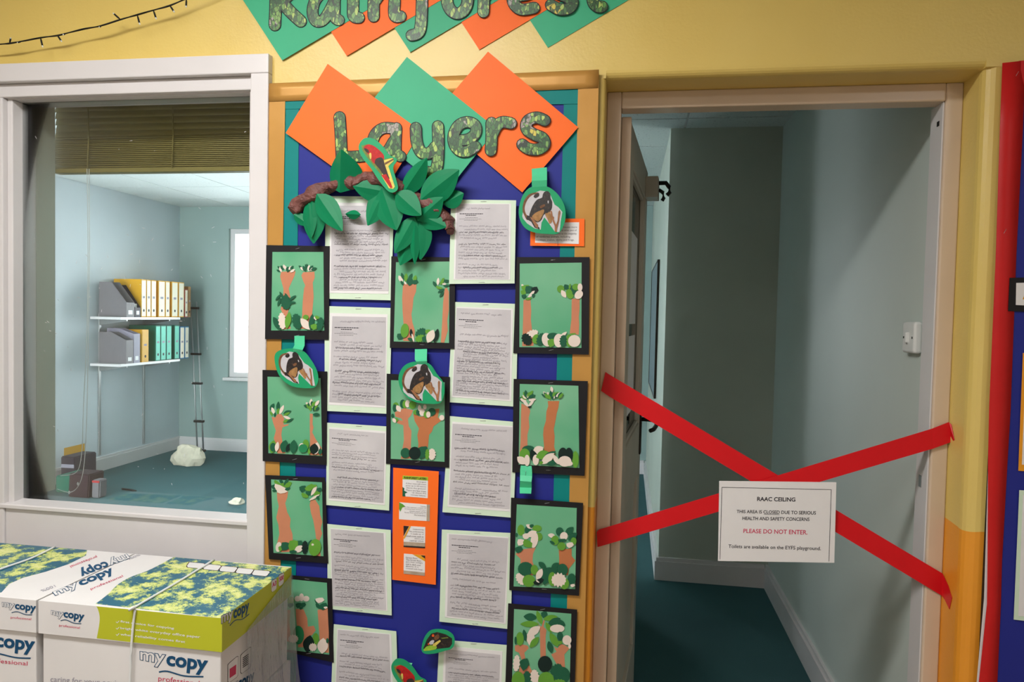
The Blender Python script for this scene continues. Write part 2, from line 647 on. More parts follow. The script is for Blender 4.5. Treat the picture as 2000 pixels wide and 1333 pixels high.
for i, W in enumerate((W2,)):
    wn = sempty('window_%d' % (i + 2), 'white framed daylight window in the far wall of the room')
    y0, y1 = RY1 + .03, RY1 + .08
    for nm, a, b in (('frame_rail', (W[0], W[2]), (W[1], W[2] + .05)), ('frame_rail', (W[0], W[3] - .05), (W[1], W[3])),
                     ('frame_stile', (W[0], W[2] + .05), (W[0] + .05, W[3] - .05)), ('frame_stile', (W[1] - .05, W[2] + .05), (W[1], W[3] - .05)),
                     ('mullion', ((W[0] + W[1]) / 2 - .03, W[2] + .05), ((W[0] + W[1]) / 2 + .03, W[3] - .05))):
        box(nm, (a[0], y0, a[1]), (b[0], y1, b[1]), M_WHITE, wn)
    box('glass', (W[0] + .05, y0 + .02, W[2] + .05), (W[1] - .05, y0 + .024, W[3] - .05), M_GLASS, wn)
    box('sill', (W[0] - .03, RY1 - .05, W[2] - .03), (W[1] + .03, RY1 + .03, W[2]), M_WHITE, wn, .004)
# ceiling tiles with grid
ce = struct(box('ceiling_room', (RX0, .16, ZR + .02), (RX1, RY1, ZR + .1), M_CEIL), 'suspended ceiling of square fissured tiles')
gx = [RX0 + .6 * i for i in range(10)]
gy = [.16 + .6 * i for i in range(9)]
for i in range(len(gx)):
    for j in range(len(gy)):
        a0, a1 = gx[i] + .006, min(gx[i] + .594, RX1)
        b0, b1 = gy[j] + .006, min(gy[j] + .594, RY1)
        if a1 - a0 < .05 or b1 - b0 < .05 or (b0 > PY and a1 > PXL + .3):
            continue
        box('ceiling_tile', (a0, b0, ZR), (a1, b1, ZR + .021), M_TILE, ce)
for i in range(1, 9):
    box('grid_bar', (RX0 + .6 * i - .006, .17, ZR + .004), (RX0 + .6 * i + .006, RY1 - .01, ZR + .02), M_WHITE, ce)
# skirtings
def skirt(name, a, b):
    o = sempty(name, 'white painted skirting board')
    box('board', a, (b[0], b[1], .105), M_WHITE, o)
    dx, dy = b[0] - a[0], b[1] - a[1]
    if dx > dy:
        box('moulding', (a[0], a[1] + dy * .35, .105), (b[0], b[1], .125), M_WHITE, o)
    else:
        rgt = a[0] > -1
        x0, x1 = (a[0] + dx * .35, b[0]) if rgt else (a[0], b[0] - dx * .35)
        box('moulding', (x0, a[1], .105), (x1, b[1], .125), M_WHITE, o)


skirt('baseboard_room_left', (RX0, .16, 0), (RX0 + .02, RY1, .12))
skirt('baseboard_room_far', (RX0 + .02, RY1 - .02, 0), (PXL - .02, RY1, .12))
skirt('baseboard_passage_right', (RX1 - .02, .18, 0), (RX1, PY, .12))
skirt('baseboard_passage_end', (PXL, PY - .02, 0), (RX1 - .02, PY, .12))
skirt('baseboard_partition', (PXL - .02, PY - .02, 0), (PXL, RY1 - .02, .12))

# ---- window to the room (timber screen)
w1 = sempty('window_1', 'white timber window screen looking into the closed room')
GX0 = U(45, 600, .05).x                                     # glass as seen between the beads
GX1 = U(484, 600, .004).x
GZ0 = (U(49, 972, .04).z + U(480, 1013, .04).z) / 2
GZ1 = (U(41, 206, .05).z + U(487, 183, .05).z) / 2
YF = -.022
def wbox(nm, x0, x1, z0, z1, y0, y1, m=M_WHITE, bev=.003):
    return box(nm, (x0, y0, z0), (x1, y1, z1), m, w1, bev, 2)


AW = .052                                                   # architrave
wbox('architrave', WX0, WX1, ZW - AW, ZW, YF, .1)
wbox('architrave', WX1 - AW, WX1, 0, ZW - AW, YF, .1)
wbox('architrave', WX0, WX0 + .2, 0, ZW - AW, YF, .1)
wbox('frame_head', WX0 + .2, WX1 - AW, ZW - AW - .038, ZW - AW, -.002, .1)
wbox('frame_stile', WX0 + .2, GX0 - .018, 0, ZW - AW - .038, -.002, .1)
wbox('glazing_bead', GX0 - .018, GX1 + .010, GZ1, ZW - AW - .038, .014, .1)
wbox('glazing_bead', GX0 - .018, GX0, GZ0 - .01, GZ1, .014, .1)
wbox('glazing_bead', GX1, WX1 - AW, GZ0, GZ1, .004, .1)
bm = bmesh.new()                                            # sill bead with a sloped top
prof = [(.05, GZ0 + .002), (-.002, GZ0 - .002), (-.006, GZ0 - .005), (-.006, GZ0 - .014), (.03, GZ0 - .014)]
vs = [[bm.verts.new((x, a, b)) for a, b in prof] for x in (GX0 - .03, WX1 - AW + .004)]
for i in range(5):
    bm.faces.new((vs[0][i], vs[0][(i + 1) % 5], vs[1][(i + 1) % 5], vs[1][i]))
bm.faces.new(vs[0]); bm.faces.new(vs[1][::-1])
bmobj('sill_bead', bm, M_WHITE, w1)
wbox('apron_panel', GX0 - .018, WX1 - AW, 0, GZ0 - .012, .004, .1)
box('glass', (GX0, .050, GZ0), (GX1, .054, GZ1), M_GLASS, w1)
YRV = UX(108, 600, GX0).y
wbox('reveal', GX0 - .018, GX0, GZ0, GZ1 + .06, .1, YRV, M_GREYWALL, 0)
bm = bmesh.new()                                            # paint flecks on the glass
for i in range(70):
    x = random.uniform(GX0 + .03, GX1 - .03); z = random.choice((random.uniform(GZ0 + .05, GZ1 - .05), random.uniform(1.2, 1.7)))
    a = random.uniform(0, 3.1); L = random.uniform(.0012, .005); q = .0006
    c, s = math.cos(a), math.sin(a)
    v = [bm.verts.new((x + c * u - s * t, .0492, z + s * u + c * t)) for u, t in ((-L, -q), (L, -q), (L, q), (-L, q))]
    bm.faces.new(v)
bmobj('paint_fleck', bm, M_WHITE, w1)['kind'] = 'stuff'

# ---- door frame and door
fr = sempty('trim_1', 'white gloss door frame, cream from painted-in yellow bounce')
JX0, JX1, JZ = -.031, .772, 2.000
def tbox(nm, a, b, bev=.004):
    return box(nm, a, b, M_CREAM_BOUNCE, fr, bev, 3)


tbox('jamb', (DX0, .11, 0), (JX0, .168, ZD))
tbox('jamb', (JX1, .11, 0), (DX1, .168, ZD))
tbox('head', (JX0, .11, JZ), (JX1, .168, ZD))
box('door_stop', (JX0, .168, 0), (JX0 + .028, .205, JZ - .006), M_CREAM_BOUNCE, fr, .003)
box('inner_lining', (JX1 - .004, .118, 0), (JX1, .19, JZ), M_WHITE, fr, .001)
box('strike_plate', (JX1 - .0055, .150, 1.015), (JX1 - .004, .166, 1.045), M_METAL, fr)
for z in (1.945, .775):
    box('bolt_hole', (JX1 - .0055, .135, z), (JX1 - .004, .147, z + .012), M_WIRE, fr)

dr = sempty('door_1', 'white panelled door standing open into the room')
H0 = Vector((-.003, .208, 0)); H1 = Vector((.062, .93, 0))
dv = (H1 - H0); DL = dv.length; dv.normalize()
dn_ = Vector((dv.y, -dv.x, 0))                # face towards the passage
def dbox(nm, u0, u1, z0, z1, t0, t1, m=M_CREAM_BOUNCE, par=None, bev=.002):
    bm = bmesh.new()
    vs = box_bm(bm, (u0, t0, z0), (u1, t1, z1))
    if bev:
        bmesh.ops.bevel(bm, geom=bm.edges[:], offset=bev, segments=1, affect='EDGES')
    for v in bm.verts:
        v.co = H0 + dv * v.co.x + dn_ * v.co.y + Vector((0, 0, v.co.z))
    return bmobj(nm, bm, m, par or dr)


M_DOOR = mat('grey_white_door_paint', (190, 184, 170), .35, .06, 4, .2, 40)
dbox('stile', 0, .1, .01, 1.99, -.04, 0, M_DOOR)
dbox('stile', DL - .1, DL, .01, 1.99, -.04, 0, M_DOOR)
for z0, z1 in ((.01, .22), (.86, 1.05), (1.88, 1.99)):
    dbox('rail', .1, DL - .1, z0, z1, -.04, 0, M_DOOR)
dbox('panel', .1, DL - .1, .22, .86, -.028, -.012, M_DOOR)
dbox('glass', .1, DL - .1, 1.05, 1.88, -.022, -.018, M_GLASS)
for (u0, u1, z0, z1) in ((.1, DL - .1, 1.05, 1.062), (.1, DL - .1, 1.868, 1.88), (.1, .112, 1.062, 1.868), (DL - .112, DL - .1, 1.062, 1.868)):
    dbox('glazing_bead', u0, u1, z0, z1, -.018, -.006, M_DOOR)
dbox('poster', .16, DL - .2, 1.42, 1.72, -.0175, -.0165, M_PAPER, bev=0)
dbox('poster', .16, DL - .2, 1.12, 1.38, -.0175, -.0165, M_PAPER, bev=0)
dbox('lock_plate', DL - .075, DL - .03, .93, 1.12, 0, .006, M_DARKMETAL)
p = lambda u, t, z: H0 + dv * u + dn_ * t + Vector((0, 0, z))
tube('handle', [p(DL - .05, .0, 1.06), p(DL - .05, .03, 1.06), p(DL - .05, .05, 1.058), p(DL - .06, .062, 1.05), p(DL - .09, .062, 1.044), p(DL - .13, .055, 1.036), p(DL - .15, .045, 1.034)], .008, M_DARKMETAL, dr)
dbox('closer_bracket', DL - .12, DL - .02, 1.88, 1.955, 0, .045, M_DOOR)
tube('coat_hook', [p(DL - .06, .045, 1.94), p(DL - .06, .07, 1.94), p(DL - .06, .082, 1.925), p(DL - .06, .085, 1.905), p(DL - .06, .075, 1.895)], .008, M_DARKMETAL, dr)
tube('coat_hook', [p(DL - .06, .045, 1.915), p(DL - .06, .06, 1.905), p(DL - .06, .064, 1.885), p(DL - .06, .058, 1.875)], .007, M_DARKMETAL, dr)

# ================================================================== hall ceiling lamps
for i, (lx, ly, lz, lw) in enumerate(LAMPS):
    lab = ('fluorescent ceiling light above the display wall', 'fluorescent ceiling light behind the camera', 'fluorescent ceiling light towards the right wall')[i]
    t = thing('ceiling_light', lab, 'light', 'hall ceiling lights')
    box('housing', (lx - .62, ly - .13, lz - .05), (lx + .62, ly + .13, ZC), M_WHITE, t, .006)
    k = NT('lamp_diffuser'); k.b.inputs['Emission Color'].default_value = (1, .985, .965, 1)
    k.b.inputs['Emission Strength'].default_value = 5
    box('diffuser', (lx - .58, ly - .11, lz - .06), (lx + .58, ly + .11, lz - .05), k.m, t)

# ================================================================== display board
cE = crop(460, 0, 2.5); cF = crop(540, 250, 4.762); c7 = crop(860, 320, 6.25)
cG = crop(510, 470, 4.9925); cH = crop(860, 480, 6.25); cI = crop(500, 640, 4.76); cJ = crop(860, 700, 5.553)
cK = crop(500, 900, 5.263); cL = crop(850, 930, 5.553); cM = crop(540, 1090, 5.485); cN = crop(820, 1150, 5.882)
cS = crop(1380, 900, 6.0607); cA = crop(0, 0, 3.571); cB = crop(0, 1030, 3.3333)

db = thing('display_board', 'large rainforest display board with blue backing, teal and gold paper borders', 'notice board')
BX0, BX1, BZ0, BZ1 = -.975, -.09, .30, 2.055
box('board', (BX0, -.010, BZ0), (BX1, -.0012, BZ1), M_BLACK, db)
box('backing_paper', (BX0 + .01, -.0115, BZ0), (BX1 - .01, -.010, BZ1 - .01), M_BLUE, db)


def strip(name, pts, y, m, par, t=.0008):
    return sheet(name, pts, y, m, par, t)


strip('teal_border_strip', [(557, 190), (584, 200), (577, 904), (578, 1120), (578, 1480), (549, 1480), (548, 1105), (545, 904)], -.0132, M_TEAL, db)
strip('teal_border_strip', [(1102, 175), (1130, 175), (1108, 1165), (1100, 1480), (1068, 1480), (1076, 1160)], -.0132, M_TEAL, db)
strip('teal_border_strip', [(557, 196), (1130, 174), (1130, 203), (557, 213)], -.0145, M_TEAL, db)
strip('gold_border_strip', [(526, 195), (557, 195), (546, 904), (548, 1105), (549, 1480), (519, 1480), (516, 1103), (514, 902), (518, 500)], -.0160, M_GOLD, db)
strip('gold_border_strip', [(1129, 172), (1170, 136), (1142, 1240), (1136, 1480), (1099, 1480), (1108, 1165)], -.0160, M_GOLD, db)


def wavy_strip(name, tl, tr, br, bl, y, amp, m, par, n=24):
    vs, fs = [], []
    for i in range(n + 1):
        u = i / n
        for v in (0, .33, .66, 1):
            q = bil([tl, tr, br, bl], u, v)
            dy = amp * (noise.noise(Vector((u * 7, v * 1.5, 3))) + .6 * noise.noise(Vector((u * 19, v * 2, 8))))
            vs.append(U(q[0], q[1], y - abs(dy)))
    for i in range(n):
        for k in range(3):
            a = i * 4 + k
            fs.append((a, a + 1, a + 5, a + 4))
    o = mesh(name, vs, fs, m, par, True)
    s = o.modifiers.new('thickness', 'SOLIDIFY'); s.thickness = .0006
    return o


wavy_strip('gold_border_strip', (524, 163), (1170, 136), (1168, 172), (525, 199), -.0168, .0022, M_GOLD, db)


def staple(px, py, y, par, L=11, ang=0.0, name='staple'):
    a = math.radians(ang)
    dx, dy = math.cos(a) * L / 2, math.sin(a) * L / 2
    return tube(name, [U(px - dx, py - dy, y), U(px - dx, py - dy, y - .0008), U(px + dx, py + dy, y - .0008), U(px + dx, py + dy, y)], .0005, M_STAPLE, par, 4)


# ------------------------------------------------------------------ title sheets and cut-out letters
def title_sheet(pts, y, m, label):
    o = sheet('paper_sheet', pts, y, m)
    tag(o, label, 'paper', 'coloured title sheets')
    return o


def ABCD(B, l=(-.545, -.838), r=(.86, -.51), a=395, b=562):
    L = (B[0] + l[0] * a, B[1] + l[1] * a); R = (B[0] + r[0] * b, B[1] + r[1] * b)
    return cE(B, R, (L[0] + R[0] - B[0], L[1] + R[1] - B[1]), L)


for i, (B, m, lab) in enumerate((((228, 295), M_GREEN, 'leftmost green sheet under the capital R of the top title'),
                                 ((543, 273), M_ORANGE, 'orange sheet under the letters a, i and n of the top title'),
                                 ((853, 255), M_GREEN, 'green sheet under the long f in the middle of the top title'),
                                 ((1190, 243), M_ORANGE, 'orange sheet under the r and e of the top title'),
                                 ((1525, 233), M_GREEN, 'rightmost green sheet under the final s and t of the top title'))):
    title_sheet(ABCD(B), -.0062 + .0011 * i, m, lab)
title_sheet(cE((1233, 252), (1673, 622), (1400, 940), (960, 570)), -.0205, M_ORANGE, 'right orange sheet under the letters r and s of Layers')
title_sheet(cE((837, 278), (1275, 629), (1027, 941), (589, 590)), -.0218, M_GREEN, 'green sheet under the letters y and e of Layers')
title_sheet(cE((450, 312), (906, 640), (701, 978), (245, 650)), -.0231, M_ORANGE, 'left orange sheet under the letters L and a of Layers')


def stroke_poly(paths, r):
    """thick rounded strokes as overlapping convex pieces, 2-D (outlines)"""
    out = []
    for path in paths:
        for i in range(len(path) - 1):
            (ax, ay), (bx, by) = path[i], path[i + 1]
            a = math.atan2(by - ay, bx - ax)
            pts = []
            for k in range(7):
                t = a + math.pi / 2 + math.pi * k / 6
                pts.append((ax + r * math.cos(t), ay + r * math.sin(t)))
            for k in range(7):
                t = a - math.pi / 2 + math.pi * k / 6
                pts.append((bx + r * math.cos(t), by + r * math.sin(t)))
            out.append(pts)
    return out


def stroke_obj(name, paths, r, cf, y, t, m, par, z_eps=0):
    V, Fc = [], []
    for n, pl in enumerate(stroke_poly(paths, r)):
        P = [U(a, b, y - n * z_eps) for a, b in cf(*pl)]
        v, f = prism_vf(P, NW, t)
        o = len(V); V += v; Fc += [tuple(i + o for i in q) for q in f]
    return mesh(name, V, Fc, m, par)


LETNAME = {('Rainforest', 'R'): 'big first letter R', ('Rainforest', 'r'): 'small r after the o', ('Layers', 'L'): 'tall first letter L'}


def letter(ch, paths, r, y, word, cf=cE):
    sm = [spline(p, 5, False) if len(p) > 2 else p for p in paths]
    t = thing('cutout_letter', 'jungle patterned cut-out %s of the word %s' % (LETNAME.get((word, ch), 'letter ' + ch), word), 'letter', 'cut-out letters of ' + word)
    stroke_obj('outline', sm, r + 4, cf, y, .0006, M_PRINT, t, 2e-6)
    stroke_obj('face', sm, r, cf, y - .0006, .0004, M_JUNGLE, t, 2e-6)


def ring(cx, cy, rx_, ry_, a0=0, a1=360, n=14):
    return [(cx + rx_ * math.cos(math.radians(a0 + (a1 - a0) * i / n)), cy + ry_ * math.sin(math.radians(a0 + (a1 - a0) * i / n))) for i in range(n + 1)]


LY = -.0255
letter('L', [[(508, 572), (514, 670), (518, 766)], [(518, 766), (570, 766), (625, 762)]], 26, LY, 'Layers')
letter('a', [[(778, 628), (725, 625), (685, 652), (668, 700), (676, 748), (705, 762), (742, 738), (772, 690)], [(785, 625), (782, 690), (784, 745), (806, 764)]], 25, LY, 'Layers')
letter('y', [[(880, 625), (884, 690), (905, 742), (945, 748), (978, 715)], [(988, 617), (990, 720), (984, 810), (962, 842), (928, 838)]], 26, LY, 'Layers')
letter('e', [[(1088, 688), (1140, 678), (1172, 650), (1170, 612), (1132, 596), (1090, 612), (1066, 655), (1066, 700), (1092, 735), (1130, 740), (1172, 716)]], 25, LY, 'Layers')
letter('r', [[(1250, 600), (1250, 670), (1246, 735)], [(1254, 655), (1275, 615), (1305, 596), (1345, 602)]], 26, LY, 'Layers')
letter('s', [[(1510, 588), (1470, 574), (1428, 590), (1420, 628), (1455, 655), (1500, 675), (1508, 708), (1475, 730), (1430, 726), (1400, 706)]], 26, LY, 'Layers')
RYY = -.0078
W_ = 'Rainforest'
letter('R', [[(196, -110), (196, 10), (192, 122)], [(196, -110), (255, -105), (280, -60), (250, -15), (200, 0)], [(225, 8), (270, 60), (318, 104)]], 27, RYY, W_)
letter('a', [[(478, -40), (425, -35), (388, 5), (376, 60), (392, 102), (425, 100), (455, 60), (480, 10)], [(486, -45), (484, 30), (486, 85), (505, 98)]], 25, RYY, W_)
letter('i', [[(575, -45), (574, 30), (576, 78), (602, 86)], [(578, -105), (580, -107)]], 26, RYY, W_)
letter('n', [[(676, -50), (674, 20), (674, 80)], [(684, 0), (715, -40), (755, -45), (776, -10), (774, 50), (780, 80), (806, 80)]], 26, RYY, W_)
letter('f', [[(970, -125), (930, -130), (912, -95), (910, 20), (905, 120), (892, 160), (860, 172)], [(860, -45), (965, -50)]], 26, RYY, W_)
letter('o', [ring(1083, -12, 52, 78)], 26, RYY, W_)
letter('r', [[(1212, -60), (1212, 0), (1210, 58)], [(1216, -10), (1235, -48), (1265, -62), (1290, -58)]], 26, RYY, W_)
letter('e', [[(1372, -20), (1430, -30), (1450, -62), (1425, -90), (1380, -80), (1354, -35), (1358, 15), (1395, 46), (1458, 38)]], 26, RYY, W_)
letter('s', [[(1645, -80), (1600, -100), (1558, -80), (1560, -40), (1610, -18), (1645, 5), (1630, 38), (1585, 46), (1540, 24)]], 26, RYY, W_)
letter('t', [[(1742, -130), (1742, -40), (1746, 10), (1768, 32), (1790, 32)], [(1705, -78), (1785, -82)]], 26, RYY, W_)

# ------------------------------------------------------------------ handwritten letters
def handwriting(name, quad, y, par, lines, seed, v0=.30, v1=.97, gap=(), m=M_INK, wmin=.45):
    rnd = random.Random(seed)
    V, Fc = [], []
    for li in range(lines):
        if li in gap:
            continue
        v = v0 + (v1 - v0) * li / max(1, lines - 1)
        u = .05 + rnd.choice((0, 0, .03, .1))
        end = rnd.uniform(wmin + .3, .96)
        while u < end:
            wl = rnd.uniform(.03, .13)
            wl = min(wl, .975 - u)
            if wl < .012:
                break
            jit = rnd.uniform(-.006, .006)
            pts = []
            n = max(4, int(wl / .006))
            for k in range(n + 1):
                uu = u + wl * k / n
                h = rnd.choice((.007, .008, .009, .017)) * (1 if k % 2 else -.3)
                if rnd.random() < .05:
                    h = -.013
                pts.append((uu + rnd.uniform(-.003, .003) + (.003 if h > 0 else 0), v - h + jit))
            vs, fs = ribbon_vf(pts, .0042)
            o = len(V)
            V += [U(*bil(quad, a, b), y) for a, b in vs]
            Fc += [tuple(i + o for i in q[::-1]) for q in fs]
            u += wl + rnd.uniform(.012, .03)
    o = mesh(name, V, Fc, m, par)
    o['kind'] = 'stuff'
    return o


def written_sheet(outer, grey, y, label, seed, lines=22, gap=(5, 6, 12), dark=True):
    t = thing('handwritten_letter', label, 'paper', 'photocopied handwritten letters')
    sheet('mint_mount', outer, y, M_MINT, t)
    g = grey
    wh = [bil(outer, *uv) for uv in ((.045, .035), (.955, .035), (.955, .965), (.045, .965))]
    wh = [tuple((a * .5 + b * .5) for a, b in zip(p, q)) for p, q in zip(wh, [g[0], g[1], g[2], g[3]])]
    sheet('white_sheet', wh, y - .0006, M_PAPER, t, .0004)
    c = sheet('photocopy', grey, y - .0010, M_COPY, t, .0003)
    yy = y - .0013
    handwriting('handwriting', grey, yy, c, lines, seed, gap=gap)
    handwriting('handwriting', grey, yy - .0001, c, lines, seed + 50, gap=[i for i in range(lines) if (i * 7 + seed) % 4], m=M_INK2)
    handwriting('pencil_title', grey, yy, c, 1, seed + 9, v0=.06, v1=.06, wmin=.3)
    V, Fc = [], []
    rnd = random.Random(seed)
    for (u0, u1, v, h) in ((.05, .50, .125, .009), (.17, .37, .145, .009), (.16, .40, .180, .003), (.05, .47, .198, .003), (.14, .40, .216, .003)):
        u = u0
        while u < u1:
            wl = min(rnd.uniform(.02, .05), u1 - u)
            o = len(V)
            V += [U(*bil(grey, a, b), yy) for a, b in ((u, v), (u, v + h), (u + wl, v + h), (u + wl, v))]
            Fc.append((o, o + 1, o + 2, o + 3))
            u += wl + .007
    mesh('printed_heading', V, Fc, M_INK2, c)['kind'] = 'stuff'
    for v in (.018, .982):
        p = bil(outer, .5, v)
        staple(p[0], p[1], y, t)
    return t


YS = -.0195
written_sheet([(636, 383), (770, 385), (764, 587), (634, 584)], [(648, 402), (762, 402), (759, 569), (646, 568)], YS, 'handwritten letter partly covered by the green paper leaves, top of the left column', 1)
written_sheet([(634, 598), (766, 602), (760, 809), (634, 803)], [(649, 618), (754, 620), (752, 793), (643, 786)], YS, 'second handwritten letter down in the left column, between two tree collages', 2, 21, (4, 9, 16))
written_sheet([(638, 826), (764, 834), (760, 998), (637, 987)], [(643, 838), (752, 847), (749, 983), (642, 974)], YS, 'third handwritten letter down in the left column, left of the orange information card', 3, 20, (3, 4, 9, 10))
written_sheet([(639, 1024), (763, 1036), (765, 1203), (640, 1190)], [(646, 1034), (749, 1042), (754, 1192), (650, 1183)], YS, 'fourth handwritten letter down in the left column, nearest the orange card bottom', 4, 24, (1, 4, 5))
written_sheet([(652, 1220), (774, 1234), (779, 1405), (645, 1390)], [(660, 1231), (760, 1240), (765, 1395), (655, 1380)], YS, 'bottom handwritten letter of the left column beside the red parrot picture', 5, 20, (2, 6))
written_sheet([(881, 390), (1008, 391.5), (1005, 554), (877, 555)], [(893, 399), (994, 399), (993.5, 546), (889, 544.5)], -.0285, 'handwritten letter under the Layers title, top of the right column', 6, 18, (5, 6, 12))
written_sheet([(885, 590), (1012, 594), (1008, 795), (874, 786)], [(892, 602), (998, 606), (995, 781), (884, 773)], YS, 'second handwritten letter down in the right column, the longest one', 7, 25, (1, 2))
written_sheet([(877, 813), (1010, 825), (1003, 1012), (864, 1001)], [(884, 828), (1001, 835), (995, 995), (877, 986)], YS, 'third handwritten letter down in the right column, right of the orange card', 8, 20, (2, 7, 12, 13))
written_sheet([(863, 1035), (1001, 1042), (998, 1230), (858, 1215)], [(877, 1044), (992, 1052), (984, 1217), (873, 1204)], YS, 'fourth handwritten letter down in the right column, above the frog picture', 9, 20, (1, 6, 8, 14))
written_sheet([(858, 1250), (992, 1261), (988, 1420), (850, 1410)], [(871, 1269), (977, 1280), (973, 1400), (868, 1390)], YS, 'bottom handwritten letter of the right column, under the frog picture', 10, 20, (1, 6))

# ------------------------------------------------------------------ tree collages
CM = {'d': M_D, 'm': M_M, 'p': M_P, 'k': M_DD, 'g': mat('mid_emerald_paper', (40, 132, 84), .5, .06, 30)}


def leaf_shape(kind, cx, cy, rl, rw, ang):
    a = math.radians(ang)
    pts = []
    if kind == 'e':
        for i in range(16):
            t = 2 * math.pi * i / 16
            pts.append((rl * math.cos(t), rw * math.sin(t)))
    elif kind == 't':
        n = 26
        for i in range(n):
            t = 2 * math.pi * i / n
            s = 1.0 if i % 2 else .72
            pts.append((rl * math.cos(t) * (s * .3 + .7), rw * math.sin(t) * s))
    elif kind == 'c':                       # clipped, angular scrap
        for i, s in zip(range(7), (1, .8, 1, .85, .95, .75, 1)):
            t = 2 * math.pi * i / 7
            pts.append((rl * s * math.cos(t), rw * s * math.sin(t)))
    else:                                   # pointed leaf
        for i in range(9):
            t = i / 8
            pts.append((-rl + 2 * rl * t, rw * math.sin(math.pi * t) ** .8))
        for i in range(1, 8):
            t = 1 - i / 8
            pts.append((-rl + 2 * rl * t, -rw * math.sin(math.pi * t) ** .8))
    return [(cx + x * math.cos(a) - y * math.sin(a), cy + x * math.sin(a) + y * math.cos(a)) for x, y in pts]


def crown(cx, cy, w_, h_, n, seed, cols='dmpdmp', size=1.0):
    rnd = random.Random(seed)
    out = []
    for i in range(n):
        u = (i + .5) / n * 2 - 1
        x = cx + u * w_ / 2 * rnd.uniform(.75, 1)
        y = cy - (1 - u * u) * h_ * .35 * rnd.uniform(.3, 1.2) + rnd.uniform(-.2, .25) * h_
        L = size * rnd.uniform(.26, .4) * h_
        out.append(('l', cols[(i * 5 + seed) % len(cols)], x, y, L, L * rnd.uniform(.36, .55), -90 + u * 65 + rnd.uniform(-20, 20)))
    return out


def collage(cf, mount, pic, trunks, leaves, label, y=-.0222, stap=True):
    t = thing('tree_collage', label, 'collage', 'rainforest tree collages')
    sheet('black_mount', cf(*mount), y, M_BLACK, t, .0007)
    p = sheet('printed_background', cf(*pic), y - .0006, M_PIC, t, .0004)
    for i, tr in enumerate(trunks):
        mt = M_TRUNK
        if tr[0] == 'b':
            mt = M_TRUNK2; tr = tr[1:]
        sheet('paper_trunk', cf(*tr), y - .0010 - .0001 * i, mt, p, .0003)
    for i, (kd, c, cx, cy, rl, rw, an) in enumerate(leaves):
        sheet('paper_leaf', cf(*leaf_shape(kd, cx, cy, rl, rw, an)), y - .0016 - .00009 * i, CM[c], p, .00025)
    if stap:
        q = cf(*mount)
        for v in (.03, .96):
            a = bil(q, .5, v)
            staple(a[0], a[1], y, t, 9, random.uniform(-15, 10))
    return t


# left column
collage(cG, [(50, 45), (668, 55), (658, 970), (38, 962)], [(110, 112), (607, 112), (615, 880), (98, 878)],
        [[(185, 350), (195, 305), (335, 300), (325, 345), (300, 400), (268, 470), (285, 555), (250, 600), (275, 660), (250, 740), (290, 860), (200, 870), (215, 720), (190, 670), (215, 590), (218, 470), (198, 400)],
         [(392, 340), (410, 310), (520, 305), (522, 365), (503, 410), (512, 550), (495, 740), (470, 868), (380, 860), (400, 740), (405, 600), (418, 470), (430, 440), (408, 390)]],
        crown(238, 290, 190, 80, 11, 1, 'ddppdp') + crown(452, 280, 160, 80, 9, 2, 'dpdpdd') +
        [('t', 'd', 240, 605, 75, 55, 80), ('l', 'd', 165, 555, 40, 12, 130), ('l', 'd', 200, 535, 42, 13, 60), ('l', 'd', 250, 545, 38, 12, 60), ('l', 'd', 305, 560, 45, 13, -35), ('l', 'd', 175, 600, 45, 12, 110), ('l', 'd', 300, 605, 40, 12, 0),
         ('l', 'd', 155, 810, 75, 32, 60), ('t', 'p', 205, 785, 85, 42, 85), ('l', 'm', 262, 780, 85, 30, -80), ('t', 'd', 350, 790, 80, 52, 75), ('e', 'm', 435, 750, 28, 25, 0), ('l', 'p', 430, 815, 72, 36, 50), ('l', 'd', 490, 795, 80, 26, -82), ('c', 'm', 520, 840, 45, 34, 0), ('c', 'p', 525, 760, 22, 10, 60), ('c', 'm', 545, 750, 26, 20, 30), ('t', 'd', 575, 815, 68, 38, -80)],
        'black mounted tree collage with a fern half way up its left trunk')
